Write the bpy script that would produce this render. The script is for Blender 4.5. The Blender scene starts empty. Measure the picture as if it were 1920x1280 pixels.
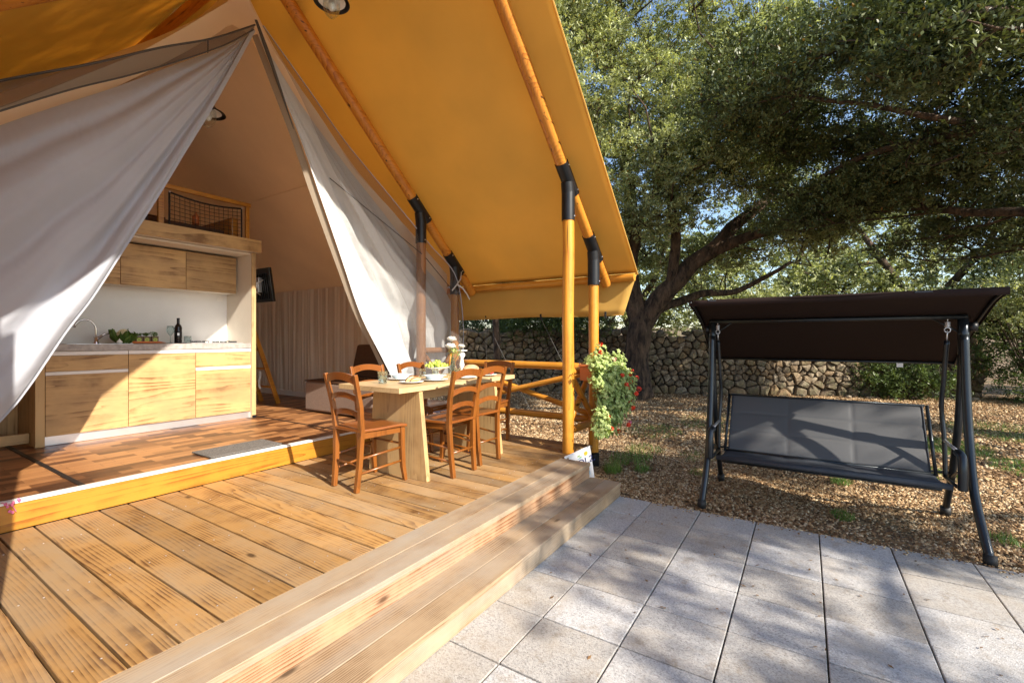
import bpy, bmesh, math, random
import numpy as np
from mathutils import Vector, Matrix, noise as mnoise
R = math.radians
random.seed(7)
rng = np.random.default_rng(11)
scene = bpy.context.scene
col = scene.collection

# ------------------------------------------------------------------ camera, light, exposure
cam_d = bpy.data.cameras.new('camera')
cam_d.sensor_width = 36.0
cam_d.lens = 16.07
cam_d.shift_y = -0.0021
cam_d.clip_start = 0.05
cam_d.clip_end = 900
cam = bpy.data.objects.new('camera', cam_d)
cam.location = (0, 0, 1.41)
cam.rotation_euler = (R(90), 0, R(32.7 - 90))
col.objects.link(cam)
scene.camera = cam

SUN_EL = 33.5
TO_SUN = Vector((-0.206, -0.979, math.tan(R(SUN_EL)))).normalized()
world = bpy.data.worlds.new('World')
scene.world = world
world.use_nodes = True
wn = world.node_tree.nodes
wl = world.node_tree.links
for n in list(wn):
    wn.remove(n)
sky = wn.new('ShaderNodeTexSky')
sky.sky_type = 'NISHITA'
sky.sun_disc = False
sky.sun_elevation = R(SUN_EL)
sky.sun_rotation = math.atan2(TO_SUN.x, TO_SUN.y)
sky.air_density = 1.0
sky.dust_density = 0.6
bg = wn.new('ShaderNodeBackground')
bg.inputs['Strength'].default_value = 0.13
wo = wn.new('ShaderNodeOutputWorld')
wl.new(sky.outputs[0], bg.inputs[0])
wl.new(bg.outputs[0], wo.inputs[0])
sun_d = bpy.data.lights.new('sun', 'SUN')
sun_d.energy = 5.0
sun_d.angle = R(0.53)
sun_d.color = (1.0, 0.90, 0.76)
sun = bpy.data.objects.new('sun', sun_d)
sun.rotation_euler = TO_SUN.to_track_quat('Z', 'Y').to_euler()
sun.location = (-4, -20, 14)
col.objects.link(sun)
vs = scene.view_settings
vs.view_transform = 'Standard'
vs.look = 'None'
vs.exposure = 1.05
vs.gamma = 1.0
vs.use_curve_mapping = False
scene.render.resolution_x = 1024
scene.render.resolution_y = 682

scene.cycles.diffuse_bounces = 8
scene.cycles.max_bounces = 12
scene.cycles.transparent_max_bounces = 16

# ------------------------------------------------------------------ material helpers
def newmat(name):
    m = bpy.data.materials.new(name)
    m.use_nodes = True
    nt = m.node_tree
    b = nt.nodes['Principled BSDF']
    return m, nt, b, nt.nodes['Material Output']

def ramp(nt, fac, stops):
    n = nt.nodes.new('ShaderNodeValToRGB')
    e = n.color_ramp.elements
    e[0].position, e[0].color = stops[0][0], (*stops[0][1], 1)
    e[1].position, e[1].color = stops[-1][0], (*stops[-1][1], 1)
    for p, c in stops[1:-1]:
        x = e.new(p)
        x.color = (*c, 1)
    nt.links.new(fac, n.inputs[0])
    return n.outputs[0]

def mixc(nt, fac, a, b, mode='MIX'):
    n = nt.nodes.new('ShaderNodeMix')
    n.data_type = 'RGBA'
    n.blend_type = mode
    for i, v in ((0, fac), (6, a), (7, b)):
        if hasattr(v, 'is_output'):
            nt.links.new(v, n.inputs[i])
        elif i == 0:
            n.inputs[0].default_value = v
        else:
            n.inputs[i].default_value = (*v, 1)
    return n.outputs[2]

def math_(nt, op, a, b=0.0):
    n = nt.nodes.new('ShaderNodeMath')
    n.operation = op
    for i, v in enumerate((a, b)):
        if hasattr(v, 'is_output'):
            nt.links.new(v, n.inputs[i])
        else:
            n.inputs[i].default_value = v
    return n.outputs[0]

def coords(nt, scale=(1, 1, 1), rnd=True, kind='Object', rot=(0, 0, 0)):
    tc = nt.nodes.new('ShaderNodeTexCoord')
    mp = nt.nodes.new('ShaderNodeMapping')
    mp.inputs['Scale'].default_value = scale
    mp.inputs['Rotation'].default_value = rot
    nt.links.new(tc.outputs[kind], mp.inputs[0])
    if not rnd:
        return mp.outputs[0]
    oi = nt.nodes.new('ShaderNodeObjectInfo')
    vm = nt.nodes.new('ShaderNodeVectorMath')
    vm.operation = 'MULTIPLY_ADD'
    cb = nt.nodes.new('ShaderNodeCombineXYZ')
    for i in range(3):
        nt.links.new(oi.outputs['Random'], cb.inputs[i])
    nt.links.new(cb.outputs[0], vm.inputs[0])
    vm.inputs[1].default_value = (37.0, 61.0, 23.0)
    nt.links.new(mp.outputs[0], vm.inputs[2])
    return vm.outputs[0]

def noise(nt, vec, scale, detail=4, rough=0.55, dist=0.0):
    n = nt.nodes.new('ShaderNodeTexNoise')
    n.inputs['Scale'].default_value = scale
    n.inputs['Detail'].default_value = detail
    n.inputs['Roughness'].default_value = rough
    n.inputs['Distortion'].default_value = dist
    nt.links.new(vec, n.inputs['Vector'])
    return n.outputs[0]

def bump(nt, b, h, strength, dist=0.005):
    n = nt.nodes.new('ShaderNodeBump')
    n.inputs['Strength'].default_value = strength
    n.inputs['Distance'].default_value = dist
    nt.links.new(h, n.inputs['Height'])
    nt.links.new(n.outputs[0], b.inputs['Normal'])

def plain(name, c, rough=0.6, metal=0.0, var=0.12, vscale=8, bmp=0.0, spec=0.5):
    m, nt, b, o = newmat(name)
    v = coords(nt)
    n = noise(nt, v, vscale)
    d = tuple(x * (1 - var) for x in c)
    u = tuple(min(1, x * (1 + var)) for x in c)
    nt.links.new(ramp(nt, n, [(0.3, d), (0.7, u)]), b.inputs['Base Color'])
    b.inputs['Roughness'].default_value = rough
    b.inputs['Metallic'].default_value = metal
    b.inputs['Specular IOR Level'].default_value = spec
    if bmp:
        bump(nt, b, noise(nt, v, vscale * 12, 3), bmp, 0.002)
    return m

def wood(name, light, dark, axis=0, ring=9.0, rough=0.6, contrast=0.5, knots=True, grey=None, spec=0.4, huevar=0.25, bmp=0.25, coat=0.0, crack=0.0):
    """timber with growth rings stretched along one axis, fibre streaks, knots and weathering"""
    m, nt, b, o = newmat(name)
    st = [1.0, 1.0, 1.0]
    st[axis] = 0.075
    v = coords(nt, tuple(st))
    warp = noise(nt, v, 2.0, 3, 0.5, 0.4)
    sep = nt.nodes.new('ShaderNodeSeparateXYZ')
    nt.links.new(v, sep.inputs[0])
    a1, a2 = [i for i in range(3) if i != axis]
    s = math_(nt, 'ADD', math_(nt, 'MULTIPLY', sep.outputs[a1], 1.0), math_(nt, 'MULTIPLY', sep.outputs[a2], 0.8))
    s = math_(nt, 'ADD', math_(nt, 'MULTIPLY', s, ring * 5.5), math_(nt, 'MULTIPLY', warp, 16.0 + ring))
    w = math_(nt, 'FRACT', s)
    w = math_(nt, 'POWER', w, 2.2)
    st2 = [110.0, 110.0, 110.0]
    st2[axis] = 2.4
    fib = noise(nt, coords(nt, tuple(st2)), 1.0, 3, 0.7)
    big = noise(nt, v, 1.8, 3)
    big2 = noise(nt, coords(nt, (3, 3, 3)), 1.3, 4, 0.6)
    f = math_(nt, 'MULTIPLY', w, math_(nt, 'MULTIPLY', math_(nt, 'POWER', big2, 3.0), contrast * 7.5))
    f = math_(nt, 'ADD', f, math_(nt, 'MULTIPLY', math_(nt, 'SUBTRACT', fib, 0.5), 0.9))
    f = math_(nt, 'ADD', f, math_(nt, 'MULTIPLY', math_(nt, 'ADD', math_(nt, 'SUBTRACT', big, 0.5), math_(nt, 'MULTIPLY', math_(nt, 'SUBTRACT', big2, 0.5), 0.8)), 1.1))
    c = ramp(nt, f, [(0.0, light), (0.9, dark)])
    if grey:
        gn = noise(nt, coords(nt, tuple([x * 0.7 + 0.3 for x in st])), 3.0, 5, 0.65)
        gf = math_(nt, 'MULTIPLY', math_(nt, 'GREATER_THAN', gn, 0.0), gn)
        gr = nt.nodes.new('ShaderNodeMapRange')
        gr.inputs[1].default_value, gr.inputs[2].default_value = 0.42, 0.68
        gr.inputs[3].default_value, gr.inputs[4].default_value = 0.0, grey[3]
        nt.links.new(gf, gr.inputs[0])
        c = mixc(nt, gr.outputs[0], c, grey[:3])
    if crack:
        sc_ = [26.0, 26.0, 26.0]
        sc_[axis] = 0.9
        ck = noise(nt, coords(nt, tuple(sc_)), 1.0, 2, 0.4)
        c = mixc(nt, math_(nt, 'MULTIPLY', ramp(nt, ck, [(0.0, (1, 1, 1)), (0.285, (1, 1, 1)), (0.33, (0, 0, 0))]), crack), c, tuple(x * 0.12 for x in dark))
    if knots:
        kv = [2.2, 2.2, 2.2]
        kv[axis] = 0.9
        vo = nt.nodes.new('ShaderNodeTexVoronoi')
        vo.inputs['Scale'].default_value = 1.6
        nt.links.new(coords(nt, tuple(kv)), vo.inputs['Vector'])
        kr = nt.nodes.new('ShaderNodeMapRange')
        kr.inputs[1].default_value, kr.inputs[2].default_value = 0.03, 0.075
        kr.inputs[3].default_value, kr.inputs[4].default_value = 0.85, 0.0
        nt.links.new(vo.outputs['Distance'], kr.inputs[0])
        c = mixc(nt, kr.outputs[0], c, tuple(x * 0.35 for x in dark))
    oi = nt.nodes.new('ShaderNodeObjectInfo')
    hv = nt.nodes.new('ShaderNodeHueSaturation')
    mr = nt.nodes.new('ShaderNodeMapRange')
    mr.inputs[3].default_value, mr.inputs[4].default_value = 1 - huevar, 1 + huevar
    nt.links.new(oi.outputs['Random'], mr.inputs[0])
    nt.links.new(mr.outputs[0], hv.inputs['Value'])
    nt.links.new(c, hv.inputs['Color'])
    nt.links.new(hv.outputs[0], b.inputs['Base Color'])
    b.inputs['Roughness'].default_value = rough
    b.inputs['Specular IOR Level'].default_value = spec
    b.inputs['Coat Weight'].default_value = coat
    b.inputs['Coat Roughness'].default_value = 0.25
    bump(nt, b, f, bmp, 0.003)
    return m

def fabric(name, c, trans=0.25, rough=0.85, crease=0.3, see=0.0, weave=True, wr_scale=2.0):
    m, nt, b, o = newmat(name)
    v = coords(nt, rnd=False)
    n = noise(nt, v, 1.4, 4)
    cc = ramp(nt, n, [(0.3, tuple(x * 0.93 for x in c)), (0.7, tuple(min(1, x * 1.05) for x in c))])
    nt.links.new(cc, b.inputs['Base Color'])
    b.inputs['Roughness'].default_value = rough
    b.inputs['Specular IOR Level'].default_value = 0.2
    hgt = math_(nt, 'ADD', math_(nt, 'MULTIPLY', noise(nt, v, wr_scale, 3, 0.5, 0.6), 1.0), math_(nt, 'MULTIPLY', noise(nt, v, 180, 1), 0.01))
    bump(nt, b, hgt, crease, 0.05)
    tr = nt.nodes.new('ShaderNodeBsdfTranslucent')
    nt.links.new(cc, tr.inputs[0])
    mx = nt.nodes.new('ShaderNodeMixShader')
    mx.inputs[0].default_value = trans
    nt.links.new(b.outputs[0], mx.inputs[1])
    nt.links.new(tr.outputs[0], mx.inputs[2])
    out = mx.outputs[0]
    if see > 0:
        tp = nt.nodes.new('ShaderNodeBsdfTransparent')
        m2 = nt.nodes.new('ShaderNodeMixShader')
        m2.inputs[0].default_value = see
        nt.links.new(out, m2.inputs[1])
        nt.links.new(tp.outputs[0], m2.inputs[2])
        out = m2.outputs[0]
    nt.links.new(out, o.inputs[0])
    return m

def glass(name, c=(0.9, 0.95, 0.95), rough=0.02, a=0.25):
    m, nt, b, o = newmat(name)
    b.inputs['Base Color'].default_value = (*c, 1)
    b.inputs['Roughness'].default_value = rough
    b.inputs['Transmission Weight'].default_value = 1.0
    b.inputs['IOR'].default_value = 1.45
    tp = nt.nodes.new('ShaderNodeBsdfTransparent')
    tp.inputs[0].default_value = (*c, 1)
    mx = nt.nodes.new('ShaderNodeMixShader')
    mx.inputs[0].default_value = 1 - a
    nt.links.new(b.outputs[0], mx.inputs[1])
    nt.links.new(tp.outputs[0], mx.inputs[2])
    nt.links.new(mx.outputs[0], o.inputs[0])
    return m

def leafmat(name, dark, light, trans=0.3, rough=0.45, yellow=None, ynum=0.04, nw=1.5):
    m, nt, b, o = newmat(name)
    g = nt.nodes.new('ShaderNodeNewGeometry')
    v = coords(nt, rnd=False)
    n = noise(nt, v, 1.9, 4, 0.6)
    f = math_(nt, 'ADD', math_(nt, 'MULTIPLY', g.outputs['Random Per Island'], 0.45), math_(nt, 'SUBTRACT', math_(nt, 'MULTIPLY', n, nw), nw / 2 - 0.28))
    c = ramp(nt, f, [(0.15, dark), (0.85, light)])
    if yellow:
        k = math_(nt, 'GREATER_THAN', g.outputs['Random Per Island'], 1 - ynum)
        c = mixc(nt, k, c, yellow)
    nt.links.new(c, b.inputs['Base Color'])
    b.inputs['Roughness'].default_value = rough
    b.inputs['Specular IOR Level'].default_value = 0.45
    tr = nt.nodes.new('ShaderNodeBsdfTranslucent')
    nt.links.new(mixc(nt, 1.0, c, (1.0, 1.0, 0.45), 'MULTIPLY'), tr.inputs[0])
    mx = nt.nodes.new('ShaderNodeMixShader')
    mx.inputs[0].default_value = trans
    nt.links.new(b.outputs[0], mx.inputs[1])
    nt.links.new(tr.outputs[0], mx.inputs[2])
    nt.links.new(mx.outputs[0], o.inputs[0])
    return m

M = {}
M['deck'] = wood('deck_larch', (0.37, 0.205, 0.070), (0.12, 0.052, 0.016), 1, 10, 0.62, 0.75, grey=(0.33, 0.24, 0.145, 0.75), huevar=0.26)
M['step'] = wood('step_larch', (0.36, 0.26, 0.16), (0.17, 0.10, 0.052), 0, 15, 0.7, 0.7, grey=(0.34, 0.30, 0.25, 0.7), huevar=0.08)
M['riser'] = wood('riser_larch', (0.42, 0.265, 0.155), (0.20, 0.088, 0.036), 0, 12, 0.7, 0.8, grey=(0.36, 0.28, 0.22, 0.45), huevar=0.06)
M['beam'] = wood('varnished_pine_beam', (0.46, 0.205, 0.024), (0.25, 0.09, 0.010), 0, 7, 0.35, 0.65, huevar=0.03, coat=0.2)
M['pole_z'] = wood('varnished_pole_upright', (0.62, 0.27, 0.03), (0.36, 0.115, 0.012), 2, 5, 0.38, 0.4, huevar=0.08, coat=0.2, bmp=0.15, crack=0.9)
M['pole_y'] = wood('varnished_pole_across', (0.60, 0.27, 0.035), (0.36, 0.12, 0.013), 1, 5, 0.38, 0.4, huevar=0.08, coat=0.2, bmp=0.15, crack=0.9)
M['pole_x'] = wood('varnished_pole_rafter', (0.58, 0.235, 0.03), (0.33, 0.10, 0.011), 0, 5, 0.38, 0.4, huevar=0.08, coat=0.2, bmp=0.15, crack=0.9)
M['pole_brown'] = wood('brown_pole', (0.32, 0.15, 0.06), (0.17, 0.07, 0.028), 2, 5, 0.5, 0.35, huevar=0.05, bmp=0.1)
M['oak'] = wood('oak_board', (0.56, 0.36, 0.155), (0.22, 0.115, 0.04), 0, 3, 0.5, 0.5, grey=(0.26, 0.17, 0.09, 0.6), huevar=0.05, bmp=0.08)
M['oak_z'] = wood('oak_board_upright', (0.52, 0.35, 0.16), (0.25, 0.14, 0.055), 2, 1.6, 0.5, 0.45, grey=(0.40, 0.30, 0.18, 0.4), huevar=0.04, bmp=0.08)
M['oak_y'] = wood('oak_table_top', (0.54, 0.39, 0.20), (0.33, 0.20, 0.09), 0, 3, 0.5, 0.35, grey=(0.50, 0.38, 0.24, 0.3), knots=False, huevar=0.03, bmp=0.05)
M['chair'] = wood('chair_stain', (0.22, 0.072, 0.011), (0.10, 0.029, 0.005), 2, 5, 0.32, 0.3, knots=False, huevar=0.06, coat=0.35, bmp=0.05, spec=0.5)
M['seatw'] = wood('chair_seat_stain', (0.22, 0.067, 0.012), (0.11, 0.029, 0.006), 0, 5, 0.28, 0.3, knots=False, huevar=0.06, coat=0.4, bmp=0.05, spec=0.5)
M['canvas'] = fabric('ochre_canvas', (0.78, 0.51, 0.14), 0.42, 0.8, 0.22, wr_scale=1.6)
M['inner'] = fabric('beige_liner', (0.92, 0.79, 0.60), 0.15, 0.9, 0.10)
M['pleat'] = fabric('pleated_liner', (0.80, 0.72, 0.62), 0.25, 0.9, 0.1)
M['curtain'] = fabric('grey_curtain', (0.46, 0.485, 0.55), 0.22, 0.85, 0.35, wr_scale=3.0)
M['white_curtain'] = fabric('white_curtain', (0.66, 0.68, 0.69), 0.22, 0.85, 0.5, wr_scale=5.0)
M['lining'] = fabric('taupe_curtain_lining', (0.36, 0.30, 0.23), 0.1, 0.9, 0.1)
M['net'] = fabric('grey_insect_net', (0.17, 0.16, 0.16), 0.3, 0.9, 0.1, see=0.6)
M['nettop'] = fabric('dark_grey_insect_net', (0.095, 0.088, 0.088), 0.2, 0.9, 0.1, see=0.35)
M['netdark'] = fabric('dark_net_hem', (0.10, 0.095, 0.09), 0.1, 0.9, 0.1)
M['black'] = plain('black_steel', (0.012, 0.013, 0.016), 0.4, 0.3, 0.2, spec=0.5)
M['steel'] = plain('dark_blue_steel', (0.030, 0.036, 0.043), 0.28, 0.6, 0.15, spec=0.6)
M['chrome'] = plain('chrome', (0.7, 0.7, 0.72), 0.12, 1.0, 0.05)
M['alu'] = plain('brushed_alloy', (0.72, 0.72, 0.74), 0.35, 0.8, 0.06)
M['whitep'] = plain('white_paint', (0.78, 0.77, 0.75), 0.5, 0, 0.03)
M['splash'] = plain('white_splashback', (0.74, 0.74, 0.73), 0.3, 0, 0.02)
M['cream'] = plain('cream_board', (0.72, 0.66, 0.56), 0.55, 0, 0.03)
M['counter'] = plain('grey_stone_counter', (0.36, 0.33, 0.31), 0.4, 0, 0.25, 25)
M['sling'] = None
M['rope'] = plain('grey_rope', (0.22, 0.22, 0.22), 0.8, 0, 0.1)
M['strap'] = plain('black_strap', (0.015, 0.015, 0.016), 0.8)
M['rye'] = plain('dark_bread_crust', (0.20, 0.075, 0.030), 0.8, 0, 0.4, 30, 0.4)
M['bread'] = plain('bread_crust', (0.52, 0.33, 0.18), 0.8, 0, 0.4, 30, 0.4)
M['crumb'] = plain('bread_crumb', (0.78, 0.62, 0.32), 0.9, 0, 0.1, 60, 0.3)
M['plate'] = plain('white_glazed_china', (0.80, 0.82, 0.83), 0.15, 0, 0.02)
M['bowl'] = plain('pale_blue_china', (0.62, 0.72, 0.78), 0.15, 0, 0.02)
M['grape'] = plain('green_grape_skin', (0.42, 0.52, 0.08), 0.25, 0, 0.25, 20)
M['petal'] = plain('white_petal', (0.85, 0.84, 0.80), 0.6, 0, 0.03)
M['redpetal'] = plain('red_petal', (0.75, 0.045, 0.012), 0.5, 0, 0.3)
M['pinkpetal'] = plain('pink_petal', (0.70, 0.16, 0.30), 0.5, 0, 0.3)
M['tomato'] = plain('tomato_skin', (0.65, 0.04, 0.02), 0.2)
M['carrot'] = plain('carrot_skin', (0.66, 0.20, 0.06), 0.5)
M['cauli'] = plain('cauliflower_curd', (0.72, 0.66, 0.44), 0.85, 0, 0.1, 60, 0.6)
M['jute'] = plain('brown_carton', (0.20, 0.15, 0.09), 0.85)
M['lime'] = plain('lime_paper', (0.50, 0.60, 0.12), 0.7)
M['bottle'] = plain('dark_bottle_glass', (0.010, 0.008, 0.010), 0.08)
M['paper'] = plain('white_board', (0.80, 0.80, 0.82), 0.4)
M['blue'] = plain('dark_blue_print', (0.02, 0.03, 0.16), 0.5)
M['lightblue'] = plain('light_blue_print', (0.30, 0.62, 0.78), 0.5)
M['sunprint'] = plain('orange_print', (0.90, 0.48, 0.05), 0.5)
M['greenprint'] = plain('green_print', (0.42, 0.60, 0.22), 0.5)
M['sofa'] = plain('taupe_upholstery', (0.25, 0.19, 0.16), 0.95, 0, 0.1, 60, 0.5, spec=0.1)
M['sofab'] = plain('brown_upholstery', (0.10, 0.055, 0.035), 0.95, 0, 0.1, 60, 0.5, spec=0.1)
M['screen'] = plain('tv_plastic', (0.008, 0.008, 0.009), 0.25)
M['glass'] = glass('clear_glass')
M['water'] = glass('water_glass', (0.85, 0.92, 0.95), 0.02, 0.45)
M['bulb'] = plain('frosted_bulb', (0.75, 0.72, 0.68), 0.25, 0, 0.02)
M['terracotta'] = plain('terracotta_box', (0.45, 0.13, 0.035), 0.6)
M['rubber'] = plain('black_rubber', (0.015, 0.015, 0.015), 0.6)
M['soil'] = plain('dark_soil', (0.03, 0.02, 0.012), 0.95)
M['leafA'] = leafmat('holm_oak_leaf_sunlit_tint', (0.024, 0.036, 0.011), (0.72, 0.78, 0.42), 0.36, yellow=(0.30, 0.17, 0.03), ynum=0.012)  # paler copy of the oak leaf, sunlight put into the colour
M['leafB'] = leafmat('holm_oak_leaf_shade_tint', (0.022, 0.036, 0.012), (0.19, 0.23, 0.095), 0.22, yellow=(0.22, 0.13, 0.03), ynum=0.015)  # darker copy of the oak leaf, canopy shade put into the colour
M['leafC'] = leafmat('hedge_leaf', (0.035, 0.060, 0.018), (0.15, 0.21, 0.06), 0.3)
M['leafH'] = leafmat('kitchen_green_leaf', (0.06, 0.12, 0.02), (0.20, 0.32, 0.07), 0.3)
M['leafG'] = leafmat('geranium_leaf', (0.17, 0.29, 0.06), (0.70, 0.78, 0.34), 0.35, 0.5, nw=0.2)
M['grassm'] = leafmat('grass_blade', (0.08, 0.15, 0.03), (0.24, 0.38, 0.08), 0.35, 0.5, nw=0.4)
M['litter'] = leafmat('dry_leaf', (0.09, 0.045, 0.018), (0.34, 0.20, 0.09), 0.1, 0.7, nw=0.3)

def barkmat():
    m, nt, b, o = newmat('oak_bark')
    v = coords(nt, (1, 1, 0.35), rnd=False)
    n = noise(nt, v, 9, 6, 0.7, 0.5)
    nt.links.new(ramp(nt, n, [(0.38, (0.014, 0.009, 0.006)), (0.66, (0.15, 0.095, 0.06))]), b.inputs['Base Color'])
    b.inputs['Roughness'].default_value = 0.9
    bump(nt, b, n, 1.0, 0.05)
    return m
M['bark'] = barkmat()

def stonemat():
    m, nt, b, o = newmat('limestone_rubble')
    v = coords(nt, rnd=False)
    g = nt.nodes.new('ShaderNodeNewGeometry')
    oi = nt.nodes.new('ShaderNodeObjectInfo')
    n = noise(nt, v, 7, 6, 0.65)
    c = ramp(nt, n, [(0.3, (0.08, 0.064, 0.048)), (0.5, (0.22, 0.18, 0.13)), (0.72, (0.42, 0.37, 0.29))])
    r = math_(nt, 'FRACT', math_(nt, 'ADD', g.outputs['Random Per Island'], oi.outputs['Random']))
    tint = ramp(nt, r, [(0.0, (0.55, 0.50, 0.44)), (0.5, (0.95, 0.90, 0.82)), (0.8, (0.85, 0.66, 0.45)), (1.0, (1.1, 1.1, 1.08))])
    c = mixc(nt, 1.0, c, tint, 'MULTIPLY')
    l = noise(nt, v, 2.2, 4)
    k = nt.nodes.new('ShaderNodeMapRange')
    k.inputs[1].default_value, k.inputs[2].default_value = 0.56, 0.68
    k.inputs[4].default_value = 0.6
    nt.links.new(l, k.inputs[0])
    c = mixc(nt, k.outputs[0], c, (0.075, 0.085, 0.035))
    nt.links.new(c, b.inputs['Base Color'])
    b.inputs['Roughness'].default_value = 0.92
    bump(nt, b, noise(nt, v, 22, 5, 0.7), 0.7, 0.02)
    return m
M['stone'] = stonemat()
M['core'] = plain('wall_core_earth', (0.05, 0.04, 0.03), 0.95, 0, 0.3, 6)

def pavermat():
    m, nt, b, o = newmat('exposed_aggregate_paver')
    v = coords(nt, rnd=True)
    fine = nt.nodes.new('ShaderNodeTexVoronoi')
    fine.inputs['Scale'].default_value = 170
    nt.links.new(v, fine.inputs['Vector'])
    c = ramp(nt, fine.outputs['Color'], [(0.0, (0.22, 0.215, 0.215)), (0.35, (0.38, 0.38, 0.385)), (1.0, (0.56, 0.56, 0.565))])
    w = noise(nt, v, 3.2, 5, 0.6)
    c = mixc(nt, math_(nt, 'MULTIPLY', ramp(nt, w, [(0.45, (0, 0, 0)), (0.75, (1, 1, 1))]), 0.6), c, (0.43, 0.37, 0.29))
    st_ = noise(nt, coords(nt, rnd=False, kind='Object'), 1.0, 2) if False else noise(nt, v, 9, 6, 0.7)
    c = mixc(nt, math_(nt, 'MULTIPLY', ramp(nt, st_, [(0.56, (0, 0, 0)), (0.66, (1, 1, 1))]), 0.45), c, (0.26, 0.21, 0.15))
    oi = nt.nodes.new('ShaderNodeObjectInfo')
    c = mixc(nt, 1.0, c, ramp(nt, oi.outputs['Random'], [(0, (0.84, 0.80, 0.74)), (1, (1.06, 1.06, 1.06))]), 'MULTIPLY')
    nt.links.new(c, b.inputs['Base Color'])
    b.inputs['Roughness'].default_value = 0.85
    bump(nt, b, fine.outputs['Distance'], 0.5, 0.003)
    return m
M['paver'] = pavermat()

def gravelmat():
    m, nt, b, o = newmat('limestone_gravel')
    g = nt.nodes.new('ShaderNodeNewGeometry')
    c = ramp(nt, g.outputs['Random Per Island'], [(0.0, (0.12, 0.062, 0.028)), (0.35, (0.33, 0.20, 0.095)), (0.7, (0.52, 0.36, 0.19)), (1.0, (0.70, 0.57, 0.38))])
    nt.links.new(c, b.inputs['Base Color'])
    b.inputs['Roughness'].default_value = 0.9
    return m
M['gravel'] = gravelmat()

def groundmat():
    m, nt, b, o = newmat('earth_and_gravel')
    v = coords(nt, rnd=False)
    f = nt.nodes.new('ShaderNodeTexVoronoi')
    f.inputs['Scale'].default_value = 38
    nt.links.new(v, f.inputs['Vector'])
    c = ramp(nt, f.outputs['Color'], [(0.0, (0.07, 0.038, 0.018)), (0.5, (0.20, 0.125, 0.062)), (1.0, (0.38, 0.28, 0.17))])
    n = noise(nt, v, 0.9, 5)
    k = nt.nodes.new('ShaderNodeMapRange')
    k.inputs[1].default_value, k.inputs[2].default_value = 0.52, 0.66
    k.inputs[4].default_value = 0.7
    nt.links.new(n, k.inputs[0])
    c = mixc(nt, k.outputs[0], c, (0.055, 0.065, 0.022))
    nt.links.new(c, b.inputs['Base Color'])
    b.inputs['Roughness'].default_value = 0.95
    bump(nt, b, f.outputs['Distance'], 0.8, 0.02)
    return m
M['ground'] = groundmat()

def vinylmat():
    m, nt, b, o = newmat('parquet_print_vinyl')
    v = coords(nt, rnd=False)
    br = nt.nodes.new('ShaderNodeTexBrick')
    br.inputs['Scale'].default_value = 1.0
    br.inputs['Brick Width'].default_value = 0.27
    br.inputs['Row Height'].default_value = 0.092
    br.inputs['Mortar Size'].default_value = 0.0012
    br.inputs['Color1'].default_value = (0, 0, 0, 1)
    br.inputs['Color2'].default_value = (1, 1, 1, 1)
    br.inputs['Mortar'].default_value = (0, 0, 0, 1)
    br.inputs['Bias'].default_value = 0
    br.offset = 0.37
    nt.links.new(v, br.inputs['Vector'])
    wn_ = nt.nodes.new('ShaderNodeTexNoise')
    wn_.inputs['Scale'].default_value = 14
    wn_.inputs['Detail'].default_value = 5
    wn_.inputs['Distortion'].default_value = 0.8
    nt.links.new(coords(nt, (0.35, 2.0, 1), rnd=False), wn_.inputs['Vector'])
    f = math_(nt, 'ADD', math_(nt, 'MULTIPLY', br.outputs['Color'], 0.9), math_(nt, 'MULTIPLY', wn_.outputs[0], 0.5))
    c = ramp(nt, f, [(0.2, (0.045, 0.016, 0.007)), (0.55, (0.17, 0.070, 0.026)), (0.95, (0.40, 0.19, 0.075))])
    nt.links.new(c, b.inputs['Base Color'])
    b.inputs['Roughness'].default_value = 0.38
    return m
M['vinyl'] = vinylmat()

def slingmat(name, c, sheen=0.0):
    m, nt, b, o = newmat(name)
    v = coords(nt, rnd=False)
    w = nt.nodes.new('ShaderNodeTexWave')
    w.wave_type = 'BANDS'
    w.bands_direction = 'Y'
    w.inputs['Scale'].default_value = 55
    nt.links.new(v, w.inputs['Vector'])
    cc = ramp(nt, w.outputs[0], [(0.0, tuple(x * 0.75 for x in c)), (1.0, tuple(x * 1.15 for x in c))])
    nt.links.new(cc, b.inputs['Base Color'])
    b.inputs['Roughness'].default_value = 0.6
    bump(nt, b, w.outputs[0], 0.2, 0.001)
    return m
M['sling'] = slingmat('grey_sling_fabric', (0.085, 0.088, 0.094))
M['piping'] = plain('navy_edge_fabric', (0.035, 0.042, 0.055), 0.7)
M['canopyf'] = fabric('dark_brown_canopy', (0.022, 0.012, 0.010), 0.03, 0.8, 0.05)
M['matm'] = plain('grey_doormat', (0.14, 0.13, 0.12), 0.95, 0, 0.6, 120, 0.8)

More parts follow.
